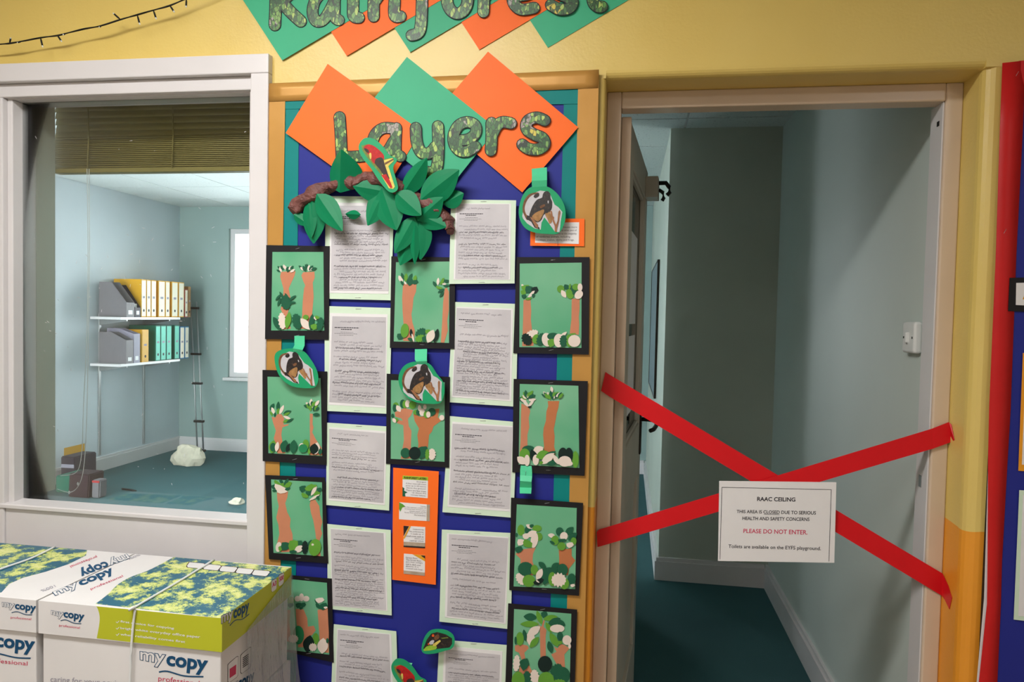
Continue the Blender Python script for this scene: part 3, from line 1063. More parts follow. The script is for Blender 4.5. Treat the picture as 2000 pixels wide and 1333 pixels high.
collage(cI, [(60, 395), (662, 410), (655, 1280), (62, 1243)], [(107, 458), (600, 472), (615, 1197), (115, 1170)],
        [[(145, 830), (180, 840), (200, 800), (240, 810), (262, 850), (255, 905), (300, 900), (310, 880), (300, 910), (245, 930), (235, 1000), (245, 1060), (225, 1130), (280, 1172), (200, 1172), (190, 1110), (165, 1030), (185, 960), (160, 890)],
         [(500, 800), (528, 805), (525, 900), (535, 930), (522, 975), (555, 1040), (610, 1120), (615, 1190), (500, 1188), (502, 1050), (500, 930)]],
        [('l', 'd', 150, 740, 38, 20, -60), ('l', 'p', 158, 775, 35, 15, 70), ('l', 'd', 205, 735, 48, 18, -85), ('l', 'm', 205, 780, 30, 14, -80), ('l', 'p', 238, 765, 48, 16, -65), ('l', 'd', 290, 790, 40, 18, -20), ('l', 'm', 285, 805, 35, 12, -25), ('l', 'p', 290, 840, 42, 13, 25), ('l', 'm', 285, 870, 38, 15, -15), ('l', 'd', 315, 865, 40, 12, -30), ('l', 'm', 140, 800, 25, 10, 60), ('l', 'd', 175, 810, 22, 10, -80)] +
        crown(520, 740, 130, 110, 13, 3, 'dmpdpm', .8) + [('l', 'd', 560, 810, 34, 16, 0)] +
        [('l', 'm', 155, 1110, 62, 36, -80), ('e', 'd', 158, 1115, 28, 42, 0), ('l', 'p', 195, 1110, 48, 20, -80), ('l', 'd', 262, 1105, 60, 38, -75), ('l', 'k', 298, 1120, 45, 20, -70), ('l', 'd', 348, 1110, 66, 36, -85), ('e', 'm', 462, 1090, 30, 48, 0), ('e', 'p', 425, 1110, 26, 34, 0), ('e', 'g', 438, 1125, 42, 40, 0), ('l', 'm', 495, 1150, 35, 14, -80), ('l', 'p', 560, 1125, 58, 34, -80), ('l', 'k', 540, 1130, 52, 42, -80), ('l', 'd', 596, 1155, 32, 18, -85)],
        'black mounted tree collage under the left monkey picture, leafy spiked crowns')
collage(cK, [(93, 150), (710, 175), (742, 1060), (133, 1015)], [(155, 195), (678, 225), (693, 985), (180, 950)],
        [[(215, 330), (330, 320), (322, 380), (300, 440), (320, 530), (355, 600), (348, 680), (375, 760), (380, 860), (350, 940), (260, 945), (215, 860), (240, 760), (230, 660), (208, 590), (235, 470), (218, 400)],
         [(560, 410), (610, 405), (650, 470), (660, 560), (682, 630), (665, 700), (680, 750), (650, 830), (665, 985), (600, 975), (620, 830), (610, 740), (590, 620), (565, 540), (552, 460)]],
        [('c', 'd', 190, 270, 40, 30, 0), ('c', 'm', 215, 230, 42, 22, 40), ('l', 'd', 262, 220, 38, 16, 50), ('c', 'm', 275, 255, 40, 30, 0), ('l', 'd', 310, 225, 45, 18, -60), ('c', 'm', 330, 250, 45, 30, -30), ('c', 'd', 192, 312, 30, 14, 0), ('c', 'p', 245, 285, 75, 38, 30), ('c', 'p', 265, 320, 60, 22, 0), ('l', 'd', 325, 292, 32, 13, -20),
         ('c', 'd', 480, 290, 42, 40, 0), ('c', 'm', 550, 280, 58, 36, -25), ('c', 'm', 500, 360, 45, 26, 30), ('c', 'd', 545, 335, 45, 24, 10), ('c', 'm', 620, 340, 42, 34, 0), ('c', 'd', 650, 300, 30, 26, 0), ('l', 'p', 595, 310, 62, 18, -60), ('l', 'p', 600, 380, 65, 12, -30), ('c', 'd', 635, 385, 24, 18, 80), ('c', 'm', 600, 262, 28, 18, 0),
         ('e', 'p', 232, 890, 30, 52, 10), ('c', 'm', 250, 905, 24, 34, 0), ('c', 'd', 300, 880, 52, 55, 20), ('c', 'd', 430, 870, 60, 60, 0), ('c', 'm', 380, 870, 55, 70, 20), ('l', 'p', 440, 910, 55, 32, -35), ('c', 'd', 380, 940, 45, 18, 0), ('t', 'k', 502, 895, 72, 36, -88), ('c', 'd', 560, 850, 40, 30, -40), ('e', 'm', 605, 895, 64, 88, 10), ('c', 'p', 582, 865, 14, 14, 30)],
        'black mounted tree collage left of the third letter, tilted, with two angular crowns')
collage(cM, [(60, 180), (592, 225), (612, 1125), (75, 1000)], [(95, 226), (540, 270), (565, 1040), (110, 985)],
        [['b'][0:0] + [(205, 550), (290, 555), (330, 650), (335, 740), (400, 730), (420, 780), (380, 830), (330, 850), (300, 960), (230, 960), (240, 830), (215, 700)],
         [(440, 560), (548, 540), (560, 800), (560, 1020), (470, 1010), (460, 860), (450, 700)],
         [(110, 560), (150, 560), (140, 700), (150, 900), (110, 900)]],
        [('e', 'm', 152, 460, 40, 44, 0), ('c', 'd', 150, 510, 34, 30, 0), ('e', 'p', 225, 440, 32, 30, 0), ('e', 'p', 268, 425, 26, 42, 0), ('e', 'p', 318, 440, 34, 30, 0), ('c', 'd', 235, 510, 36, 34, 0), ('c', 'd', 285, 505, 32, 32, 0), ('c', 'd', 262, 540, 22, 20, 0), ('c', 'p', 462, 455, 52, 34, 0), ('c', 'd', 450, 520, 48, 24, 45), ('c', 'd', 505, 520, 45, 46, 0), ('c', 'p', 525, 535, 22, 14, 0), ('l', 'd', 425, 480, 36, 7, 60),
         ('e', 'g', 235, 830, 60, 100, 0), ('e', 'm', 420, 870, 34, 62, 0), ('l', 'k', 345, 925, 95, 62, -80), ('t', 'p', 390, 960, 44, 48, 0), ('l', 'p', 495, 945, 85, 58, -85), ('e', 'd', 545, 890, 14, 28, 0), ('t', 'p', 180, 870, 55, 50, 0)],
        'lowest tree collage of the left column, half hidden behind the paper boxes')
# middle column
collage(cG, [(1270, 155), (1893, 165), (1885, 1058), (1255, 1048)], [(1315, 212), (1838, 205), (1832, 1000), (1293, 985)],
        [[(1382, 450), (1395, 420), (1515, 430), (1510, 500), (1485, 560), (1478, 650), (1465, 720), (1475, 800), (1500, 880), (1490, 985), (1385, 980), (1392, 850), (1380, 700), (1375, 560)],
         [(1790, 470), (1810, 460), (1830, 500), (1830, 680), (1815, 780), (1820, 880), (1785, 998), (1752, 995), (1765, 800), (1775, 600)]],
        [('l', 'p', 1360, 375, 38, 20, 60), ('l', 'd', 1380, 350, 38, 15, 70), ('l', 'd', 1375, 415, 28, 13, 60), ('l', 'm', 1412, 360, 42, 18, -85), ('l', 'd', 1455, 355, 38, 16, -60), ('l', 'd', 1450, 400, 45, 32, -85), ('l', 'm', 1500, 370, 34, 18, -75), ('c', 'd', 1500, 405, 34, 26, 0), ('l', 'p', 1405, 415, 22, 8, 60),
         ('l', 'd', 1692, 425, 32, 16, 60), ('l', 'p', 1725, 400, 38, 14, -85), ('c', 'm', 1765, 400, 42, 18, -60), ('c', 'd', 1808, 395, 32, 18, 10), ('c', 'm', 1735, 460, 38, 16, 20), ('c', 'd', 1805, 440, 34, 16, 0), ('l', 'd', 1755, 490, 38, 14, -30), ('l', 'd', 1760, 525, 36, 14, -55), ('l', 'p', 1785, 425, 22, 9, 0),
         ('c', 'd', 1355, 935, 38, 36, 20), ('e', 'm', 1400, 880, 40, 70, 5), ('l', 'k', 1462, 900, 40, 14, 88), ('l', 'd', 1455, 965, 30, 16, 20), ('l', 'p', 1480, 950, 45, 10, 75), ('t', 'd', 1555, 900, 60, 44, -35), ('t', 'm', 1550, 955, 52, 38, -20), ('c', 'm', 1625, 890, 30, 28, 0), ('c', 'd', 1590, 960, 26, 34, 0), ('l', 'k', 1705, 930, 72, 26, -75), ('l', 'p', 1652, 935, 70, 40, -65)],
        'black mounted tree collage in the middle column just under the paper leaf cluster')
collage(cI, [(1215, 430), (1802, 460), (1795, 1305), (1208, 1268)], [(1255, 490), (1755, 510), (1752, 1250), (1253, 1222)],
        [[(1290, 790), (1380, 750), (1460, 770), (1440, 820), (1412, 850), (1420, 920), (1445, 960), (1440, 1100), (1450, 1220), (1345, 1222), (1375, 1050), (1370, 910), (1310, 890), (1318, 860), (1365, 870), (1350, 845), (1295, 830)],
         ['b', (1462, 800), (1520, 830), (1640, 830), (1660, 760), (1705, 755), (1690, 840), (1745, 850), (1650, 920), (1635, 970), (1608, 1000), (1600, 1100), (1560, 1220), (1500, 1200), (1510, 1080), (1500, 1000), (1515, 940), (1475, 870)]],
        [('e', 'm', 1300, 730, 28, 34, 0), ('e', 'd', 1290, 750, 20, 36, 0), ('l', 'p', 1325, 755, 36, 22, 60), ('e', 'd', 1365, 710, 28, 40, 0), ('e', 'm', 1385, 715, 24, 38, 0), ('e', 'p', 1408, 710, 22, 34, 0), ('e', 'm', 1455, 720, 34, 38, 0), ('e', 'd', 1270, 822, 14, 20, 0), ('e', 'm', 1302, 860, 20, 18, 0), ('l', 'p', 1285, 865, 26, 16, 60), ('e', 'm', 1490, 790, 30, 24, 0), ('e', 'd', 1510, 790, 22, 30, 0), ('e', 'p', 1520, 750, 16, 28, 0), ('e', 'p', 1545, 790, 26, 36, 0), ('e', 'p', 1570, 740, 16, 24, 0), ('e', 'm', 1585, 810, 28, 34, 0), ('e', 'd', 1635, 785, 36, 36, 0), ('e', 'p', 1602, 810, 20, 30, 0), ('e', 'p', 1727, 840, 24, 26, 0),
         ('e', 'd', 1388, 1168, 44, 48, 0), ('c', 'd', 1545, 1160, 65, 70, 0), ('t', 'p', 1635, 1180, 56, 40, -88), ('t', 'm', 1592, 1180, 52, 22, -88), ('e', 'k', 1475, 1170, 56, 60, 0)],
        'black mounted tree collage under the middle monkey picture, with branching trunks')
# right column
collage(cH, [(930, 140), (1822, 140), (1812, 1332), (890, 1315)], [(970, 220), (1725, 208), (1722, 1250), (965, 1240)],
        [[(1015, 665), (1100, 660), (1110, 800), (1105, 900), (1120, 1040), (1140, 1225), (1000, 1230), (1010, 900)],
         [(1605, 650), (1700, 640), (1700, 760), (1690, 870), (1695, 960), (1690, 1090), (1580, 1075), (1600, 900)]],
        [('l', 'p', 1010, 500, 35, 18, 60), ('c', 'm', 1040, 515, 60, 45, 0), ('c', 'm', 1015, 570, 40, 40, 0), ('c', 'd', 1080, 535, 55, 58, 20), ('c', 'k', 1150, 545, 48, 55, 0), ('c', 'p', 1110, 595, 62, 22, -45), ('c', 'd', 1020, 620, 34, 32, 0), ('c', 'd', 1135, 610, 22, 30, 0), ('c', 'm', 1075, 650, 45, 18, -10),
         ('e', 'm', 1470, 530, 46, 46, 0), ('c', 'd', 1540, 505, 42, 38, 30), ('l', 'p', 1505, 590, 55, 30, 60), ('e', 'm', 1580, 590, 46, 62, -20), ('c', 'd', 1615, 520, 26, 48, 0), ('e', 'm', 1655, 505, 46, 40, 0), ('e', 'p', 1705, 510, 30, 48, 0), ('c', 'd', 1645, 575, 44, 36, 40), ('e', 'p', 1690, 600, 46, 58, 40), ('l', 'm', 1580, 500, 38, 14, -80),
         ('t', 'p', 1120, 1075, 80, 48, -20), ('e', 'm', 1170, 1140, 46, 60, 20), ('t', 'k', 1055, 1145, 80, 66, 60), ('t', 'd', 1230, 1145, 84, 60, -70), ('e', 'p', 1300, 1150, 62, 84, -10), ('e', 'd', 1375, 1110, 72, 46, 0), ('c', 'm', 1355, 1185, 55, 60, 0), ('e', 'p', 1445, 1160, 60, 84, 0), ('l', 'p', 1500, 1090, 58, 20, -40), ('e', 'm', 1575, 1160, 42, 78, 0), ('t', 'd', 1500, 1165, 76, 50, -85), ('c', 'm', 1620, 1080, 40, 14, 0), ('e', 'p', 1635, 1165, 76, 74, 0)],
        'black mounted tree collage at the top of the right column with rounded crowns')
collage(cJ, [(795, 225), (1600, 250), (1563, 1278), (780, 1238)], [(862, 280), (1497, 300), (1508, 1192), (850, 1155)],
        [[(880, 490), (960, 535), (975, 575), (958, 650), (965, 750), (945, 830), (945, 960), (930, 1100), (855, 1100), (870, 900), (875, 600)],
         ['b', (1165, 465), (1290, 465), (1280, 540), (1262, 600), (1245, 700), (1230, 770), (1240, 850), (1235, 960), (1250, 1020), (1230, 1100), (1110, 1100), (1125, 960), (1115, 830), (1120, 760), (1145, 680), (1150, 580), (1170, 520)]],
        crown(945, 440, 150, 120, 14, 5, 'dmpmpd', .9) + [('l', 'p', 925, 490, 55, 17, 50), ('l', 'p', 985, 490, 50, 15, -50), ('c', 'k', 968, 530, 24, 12, 0)] + crown(1215, 410, 210, 120, 16, 6, 'dmpmdp', .9) +
        [('e', 'd', 955, 990, 70, 42, 0), ('e', 'm', 915, 1050, 58, 70, 0), ('l', 'p', 880, 1110, 60, 40, 40), ('e', 'p', 940, 1110, 30, 62, 0), ('l', 'p', 1060, 1000, 66, 46, -30), ('l', 'k', 1015, 1070, 85, 42, 70), ('e', 'p', 1035, 1105, 34, 58, 0), ('l', 'm', 1110, 1050, 78, 48, -20), ('l', 'd', 1185, 1050, 80, 30, -30), ('l', 'p', 1165, 1090, 92, 42, -40), ('c', 'm', 1092, 1135, 24, 22, 0), ('l', 'd', 1210, 1140, 60, 28, -10), ('l', 'p', 1255, 1100, 62, 24, 60), ('e', 'm', 1465, 1100, 36, 92, 0), ('e', 'k', 1330, 1050, 52, 80, 0), ('e', 'k', 1395, 1055, 45, 84, 0), ('e', 'p', 1350, 1120, 72, 58, 0), ('e', 'p', 1395, 1145, 42, 26, 0)],
        'black mounted tree collage in the right column with a hanging paper tab below it')
collage(cL, [(823, 237), (1605, 295), (1560, 1303), (803, 1240)], [(885, 310), (1535, 350), (1518, 1230), (850, 1200)],
        [[(925, 800), (1090, 780), (1060, 850), (1055, 930), (1080, 1000), (1060, 1080), (930, 1080), (925, 900), (870, 850)],
         ['b', (1340, 800), (1480, 790), (1480, 870), (1520, 920), (1450, 1010), (1440, 1080), (1340, 1050), (1345, 900)]],
        [('e', 'm', 930, 590, 40, 60, 0), ('e', 'd', 1005, 590, 34, 46, 0), ('l', 'p', 1020, 550, 40, 22, 30), ('c', 'd', 1045, 545, 28, 24, 0), ('e', 'm', 1105, 570, 50, 36, 0), ('e', 'm', 1125, 660, 38, 44, 0), ('c', 'p', 985, 655, 44, 40, 0), ('l', 'p', 1045, 630, 62, 34, -25), ('e', 'p', 1075, 700, 40, 84, 10), ('c', 'p', 925, 720, 42, 46, 20), ('c', 'd', 880, 640, 14, 26, 0), ('c', 'd', 905, 800, 48, 42, 0), ('c', 'm', 1000, 735, 62, 48, 40), ('e', 'd', 1350, 605, 42, 46, 0), ('l', 'd', 1455, 600, 62, 36, -45), ('l', 'd', 1490, 660, 62, 36, -40), ('l', 'p', 1262, 648, 42, 24, 10), ('e', 'm', 1300, 700, 42, 52, 0), ('e', 'p', 1395, 655, 42, 46, 20), ('l', 'd', 1270, 725, 34, 14, 30), ('c', 'd', 1375, 700, 52, 22, 0), ('e', 'm', 1500, 710, 32, 42, 0), ('e', 'm', 1370, 765, 46, 44, 0), ('c', 'p', 1460, 750, 44, 36, 0),
         ('t', 'p', 925, 1120, 72, 50, 60), ('e', 'd', 980, 1010, 84, 76, 0), ('e', 'm', 1075, 1020, 40, 55, 0), ('e', 'm', 1015, 1140, 68, 66, 0), ('c', 'd', 1200, 1080, 78, 110, 0), ('l', 'd', 1160, 970, 52, 30, 40), ('l', 'd', 1300, 980, 55, 32, -40), ('c', 'd', 1270, 1030, 60, 50, 0), ('l', 'p', 1130, 1070, 70, 34, -65), ('c', 'k', 1120, 1150, 66, 38, -20), ('c', 'p', 1110, 1145, 26, 10, 40), ('e', 'd', 1380, 1020, 60, 66, 0), ('e', 'm', 1270, 1120, 44, 76, 0), ('e', 'd', 1480, 1120, 46, 60, 0), ('e', 'm', 1400, 1170, 52, 62, 0), ('t', 'p', 1340, 1130, 82, 84, 0), ('c', 'p', 1490, 1190, 28, 20, 0)],
        'black mounted tree collage in the right column with big ragged ivory flower at bottom')
collage(cN, [(1015, 172), (1808, 245), (1772, 1370), (975, 1290)], [(1083, 238), (1740, 292), (1718, 1290), (1055, 1220)],
        [[(1090, 660), (1160, 640), (1240, 660), (1250, 690), (1200, 740), (1210, 800), (1290, 950), (1250, 1000), (1130, 980), (1170, 820), (1140, 740), (1095, 720)],
         [(1345, 365), (1375, 430), (1400, 440), (1420, 365), (1435, 370), (1420, 440), (1455, 480), (1445, 560), (1448, 800), (1385, 800), (1380, 560), (1380, 470)],
         [(1540, 670), (1580, 690), (1620, 640), (1660, 650), (1720, 690), (1660, 760), (1670, 940), (1610, 930), (1560, 850), (1510, 760), (1570, 730)]],
        [('l', 'd', 1270, 330, 80, 44, 5), ('l', 'm', 1372, 335, 85, 30, 70), ('c', 'd', 1427, 298, 42, 44, 0), ('l', 'm', 1500, 340, 85, 34, -10), ('l', 'm', 1260, 410, 108, 36, 0), ('l', 'd', 1540, 385, 85, 40, -30), ('l', 'd', 1620, 400, 60, 34, 30), ('l', 'm', 1480, 450, 70, 28, 60), ('e', 'p', 1578, 462, 84, 46, 0), ('l', 'p', 1310, 490, 90, 46, -35), ('c', 'p', 1270, 570, 52, 90, 0), ('l', 'd', 1205, 540, 70, 26, 80), ('e', 'm', 1150, 580, 44, 78, 0), ('l', 'm', 1315, 620, 82, 36, -50), ('e', 'd', 1610, 550, 34, 52, 0), ('l', 'm', 1540, 590, 92, 40, 60), ('c', 'm', 1600, 625, 40, 26, 0), ('e', 'p', 1690, 595, 52, 56, 0), ('l', 'd', 1497, 675, 72, 34, 75), ('e', 'p', 1720, 665, 16, 30, 0), ('e', 'd', 1100, 600, 14, 46, 0),
         ('t', 'p', 1110, 860, 100, 44, -85), ('c', 'd', 1200, 870, 58, 82, 0), ('e', 'd', 1630, 1000, 96, 100, 0), ('t', 'd', 1565, 930, 80, 60, -40), ('e', 'k', 1437, 870, 82, 94, 0), ('t', 'd', 1230, 1030, 84, 50, 90), ('t', 'p', 1320, 1020, 90, 56, 85), ('e', 'm', 1130, 1060, 76, 104, 0), ('e', 'm', 1450, 1060, 92, 100, 0), ('t', 'm', 1600, 1080, 76, 40, 0)],
        'lowest tree collage of the right column, three trunks like raised hands')

# ------------------------------------------------------------------ orange cards
oc = thing('information_card', 'tall orange card with four small printed texts about rainforest layers', 'card')
OY = -.0205
sheet('orange_card', [(768, 914), (857, 921.5), (851, 1143), (766, 1133)], OY, M_ORANGE, oc)
cards = [([(1507, 155), (1768, 170), (1765, 388), (1505, 368)], ['Emergent', 'A few very tall trees', 'grow up to 60 metres', 'above the ground.', 'There are few trees', 'up above the', 'canopy below.']),
         ([(1472, 430), (1787, 455), (1785, 625), (1470, 605)], ['Canopy', 'In the canopy, a layer of', 'spreading leaves and thick leaves', 'covers most of the', 'forest floor plants grow on', 'the branches.']),
         ([(1517, 672), (1740, 685), (1738, 903), (1517, 890)], ['Understorey', 'The understorey', 'is made up of', 'small trees such as', 'palms and', 'saplings which']),
         ([(1520, 958), (1738, 975), (1735, 1187), (1517, 1165)], ['Forest floor', 'The forest floor', 'gets little sunlight', 'and is dark and', 'gloomy. It is', 'covered with fungi,'])]
M_SOIL = mat('printed_soil_brown', (176, 158, 138), .6, .12, 60)
M_AMBER = mat('printed_amber', (222, 160, 40), .6, .05, 40)
M_LIMEP = mat('printed_lime_bar', (164, 192, 48), .6, .03)
M_TINY = mat('printed_grey_text', (120, 112, 118), .6, .02)
for n, (q, ls) in enumerate(cards):
    c = sheet('printed_text', cK(*q), OY - .0006, M_PAPER, oc, .0004)
    y = OY - .0010

    def sub(nm, uv, m, dy=.0001):
        sheet(nm, cK(*[bil(q, a, b) for a, b in uv]), y - dy, m, c, .0001)
    if n == 0:
        sub('lime_bar', [(0, 0), (1, 0), (1, .17), (0, .17)], M_LIMEP)
        text('printed_words', 'RAINFOREST LAYERS', wq(cK(*[bil(q, a, b) for a, b in ((.06, .04), (.94, .04), (.94, .14), (.06, .14))]), y - .0001), NW, M_PRINT, c, .03)
        sub('printed_plant', [(.0, .55), (.08, .62), (.06, .72), (.2, .8), (.1, .86), (.12, 1), (.0, 1)], M_D)
    if n == 1:
        sub('soil_band', [(.9, 0), (1, 0), (1, 1), (.9, 1)], M_SOIL)
        sub('printed_plant', [(0, 0), (.12, .1), (.2, .22), (.1, .3), (.04, .55), (0, .4)], M_M)
    if n == 2:
        sub('amber_band', [(.26, 0), (.34, 0), (.05, .6), (0, .6), (0, .55)], M_AMBER)
        sub('dark_corner', [(0, 0), (.25, 0), (0, .5)], M_FUR)
        sub('soil_band', [(0, .75), (1, .75), (1, .95), (0, .95)], M_SOIL)
        sub('dark_band', [(0, .93), (1, .93), (1, 1), (0, 1)], M_FUR, .0002)
    if n == 3:
        sub('amber_band', [(.4, 0), (1, 0), (1, .3)], M_AMBER)
        sub('dark_corner', [(.78, .02), (1, .02), (1, .16)], M_FUR, .0002)
        sub('soil_band', [(0, .84), (1, .84), (1, 1), (0, 1)], M_SOIL)
    for i, s in enumerate(ls):
        L = min(.8, .046 * len(s)) if n != 1 else min(.7, .03 * len(s))
        u1 = .93 if n != 3 else .1 + L
        if n == 1:
            u1 = .88
        v = (.22 if n == 0 else .1) + i * (.108 if n else .107)
        if n == 3:
            v += .04
        text('printed_words', s, wq(cK(*[bil(q, a, b) for a, b in ((u1 - L, v), (u1, v), (u1, v + .075), (u1 - L, v + .075))]), y - .0003), NW, M_TINY, c, .0)

lc = thing('label_card', 'small orange label with white text partly behind the right monkey picture', 'card')
sheet('orange_card', c7((1100, 668), (1760, 672), (1757, 1008), (1098, 1002)), -.0195, M_ORANGE, lc)
c = sheet('white_label', c7((1160, 720), (1695, 715), (1690, 980), (1157, 965)), -.0201, M_PAPER, lc, .0004)
for s, (x0, x1, y0, h) in (('houses more', (1500, 1670, 763, 22)), ('than any other part of', (1400, 1665, 802, 26)), ('home to the majority', (1400, 1665, 842, 30)), ('of rainforest animals, including', (1170, 1585, 880, 30)), ('monkeys, snakes, sloths and frogs.', (1165, 1635, 918, 30))):
    text('printed_words', s, wq(c7((x0, y0), (x1, y0), (x1, y0 + h), (x0, y0 + h)), -.0201), NW, M_TINY, c, .004)
staple(860 + 1435 / 6.25, 320 + 970 / 6.25, -.0201, lc, 8, 95)

# ------------------------------------------------------------------ animal picture cut-outs
def affine(src, dst):
    (x0, y0), (x1, y1), (x2, y2) = src
    A = Matrix(((x0, y0, 1), (x1, y1, 1), (x2, y2, 1))).inverted()
    cx = A @ Vector([d[0] for d in dst]); cy = A @ Vector([d[1] for d in dst])
    return lambda *pts: [(cx[0] * a + cx[1] * b + cx[2], cy[0] * a + cy[1] * b + cy[2]) for a, b in pts]


MONKEY_SRC = [(1290, 340), (1410, 830), (1010, 560)]


def picture_cutout(name, outline, parts, label, cat, y, group=None, tab=None, flat_tab=None):
    t = thing(name, label, cat, group)
    sheet('green_card', spline(outline, 4), y, M_GREENCARD, t, .0012)
    for i, (nm, pts, m) in enumerate(parts):
        sheet(nm, pts, y - .0003 - .00012 * i, m, t, .0002)
    if tab:
        rows, ys = tab
        vs, fs = [], []
        for (a, b), yy in zip(rows, ys):
            vs += [U(*a, yy), U(*b, yy)]
        for i in range(len(rows) - 1):
            fs.append((2 * i, 2 * i + 2, 2 * i + 3, 2 * i + 1))
        o = mesh('folded_paper_tab', vs, fs, M_TAB, t)
        o.modifiers.new('thickness', 'SOLIDIFY').thickness = .0008
        staple((rows[0][0][0] + rows[0][1][0]) / 2 + 3, rows[0][0][1] + 8, ys[0], t, 8, -80)
    return t


M_TAB = mat('mint_green_paper', (78, 196, 146), .45, .03, 12)


def monkey_parts(f):
    sp = lambda *p: spline(f(*p), 4)
    ln = lambda p, wd: None
    out = [('photo_ground', f((1000, 640), (1030, 480), (1110, 370), (1220, 328), (1330, 345), (1365, 430), (1395, 500), (1440, 530), (1490, 590), (1470, 700), (1455, 835), (1400, 832), (1330, 735), (1270, 655), (1235, 720), (1225, 805), (1150, 790), (1060, 730), (1010, 670)), M_PHOTO),
           ('tail', sp((1205, 375), (1130, 380), (1065, 440), (1030, 540), (1050, 620), (1090, 650), (1060, 690), (1020, 620), (1003, 560), (1020, 460), (1075, 380), (1150, 352), (1195, 352)), M_BROWN),
           ('tail_tip', sp((1150, 380), (1200, 360), (1205, 395), (1165, 420), (1140, 405)), M_FUR),
           ('hind_leg', f((1060, 630), (1100, 640), (1160, 740), (1210, 780), (1215, 805), (1150, 780), (1110, 710), (1050, 675)), M_FUR),
           ('back', sp((1230, 420), (1290, 390), (1355, 450), (1362, 540), (1320, 610), (1265, 620), (1230, 690), (1170, 715), (1090, 650), (1100, 580), (1135, 500), (1180, 440)), M_FUR),
           ('belly', sp((1262, 560), (1258, 610), (1205, 700), (1165, 695), (1120, 650), (1150, 610), (1200, 580)), M_TAN),
           ('shin', f((1095, 650), (1125, 660), (1195, 750), (1190, 790), (1160, 770)), M_BRANCH),
           ('arm', sp((1300, 560), (1340, 600), (1355, 660), (1360, 710), (1330, 730), (1310, 680), (1280, 620)), M_TAN),
           ('head', sp((1250, 380), (1270, 345), (1310, 335), (1340, 365), (1345, 420), (1365, 470), (1350, 550), (1310, 600), (1270, 590), (1265, 500), (1245, 440)), M_FUR),
           ('brow', sp((1215, 520), (1270, 495), (1275, 520), (1230, 545)), M_BROWN),
           ('eye_glint', sp((1310, 455), (1322, 452), (1322, 480), (1312, 482)), M_PHOTO),
           ('branch', f((1340, 570), (1362, 580), (1372, 640), (1390, 655), (1385, 680), (1412, 745), (1430, 700), (1440, 590), (1455, 565), (1466, 590), (1448, 700), (1425, 790), (1420, 835), (1398, 830), (1395, 760), (1360, 680)), M_BRANCH)]
    return out


mk = lambda f: monkey_parts(f)
picture_cutout('monkey_picture', c7((1000, 400), (1080, 300), (1200, 268), (1330, 290), (1440, 380), (1510, 500), (1530, 620), (1510, 740), (1440, 850), (1300, 858), (1150, 840), (1040, 790), (975, 690), (958, 560)),
               mk(lambda *p: c7(*p)), 'monkey picture on green card overlapping the small orange label', 'picture', -.046, 'monkey pictures',
               (([c7((1115, 62), (1300, 42)), c7((1118, 150), (1302, 130)), c7((1115, 210), (1302, 200)), c7((1120, 300), (1300, 290))]), (-.0235, -.034, -.052, -.045)))
f2 = affine(MONKEY_SRC, cI((355, 232), (520, 540), (222, 370)))
picture_cutout('monkey_picture', cI((172, 270), (215, 215), (330, 195), (440, 220), (510, 300), (565, 400), (578, 490), (545, 555), (450, 565), (330, 545), (240, 480), (190, 390)), mk(f2),
               'monkey picture on green card hanging over the left column collage', 'picture', -.046, 'monkey pictures',
               (([cI((357, 78), (452, 78)), cI((357, 165), (452, 168)), cI((342, 195), (432, 210)), cI((345, 225), (430, 235))]), (-.0245, -.030, -.050, -.0455)))
f3 = affine(MONKEY_SRC, cI((1555, 345), (1690, 685), (1365, 525)))
picture_cutout('monkey_picture', cI((1335, 420), (1400, 340), (1520, 315), (1620, 345), (1680, 430), (1740, 510), (1752, 600), (1715, 700), (1600, 710), (1470, 690), (1375, 620), (1328, 520)), mk(f3),
               'monkey picture on green card hanging over the middle column collage', 'picture', -.046, 'monkey pictures',
               (([cI((1477, 203), (1590, 200)), cI((1476, 300), (1588, 295)), cI((1490, 318), (1590, 312)), cI((1490, 345), (1590, 340))]), (-.0245, -.045, -.050, -.0455)))
M_SCAR = mat('parrot_scarlet', (182, 34, 32), .5, .2, 120)
M_PYEL = mat('photo_yellow', (216, 196, 96), .5, .15, 120)
M_PDRK = mat('parrot_dark_wing', (54, 48, 44), .5, .2, 120)
M_POL = mat('photo_olive', (112, 128, 58), .5, .2, 120)
M_LIMEF = mat('frog_lime', (150, 190, 60), .5, .15, 120)


def parrot_parts(f):
    sp = lambda *p: spline(f(*p), 4)
    return [('photo_ground', f((790, 165), (860, 148), (930, 190), (990, 240), (1000, 290), (1085, 278), (1090, 310), (1040, 360), (1080, 480), (1100, 560), (1050, 570), (960, 420), (900, 350), (840, 270), (800, 210)), M_POL),
            ('yellow_ground', f((1000, 300), (1080, 280), (1090, 305), (1040, 355), (1070, 450), (1100, 545), (1085, 568), (1045, 560), (980, 450)), M_PYEL),
            ('perch', f((1005, 325), (1085, 285), (1092, 298), (1010, 345)), M_BROWN),
            ('body', sp((812, 180), (850, 155), (900, 165), (960, 210), (1000, 260), (990, 310), (940, 340), (895, 320), (865, 260), (830, 220)), M_SCAR),
            ('wing', sp((930, 285), (985, 280), (1010, 350), (1040, 440), (1050, 475), (1010, 460), (960, 385), (915, 330)), M_PDRK),
            ('tail', f((975, 440), (1020, 430), (1055, 490), (1080, 555), (1060, 560), (1010, 490)), M_SCAR),
            ('beak', sp((815, 190), (850, 200), (860, 230), (835, 225)), M_PDRK),
            ('chest_glint', sp((862, 240), (880, 235), (882, 280), (870, 285)), M_PYEL)]


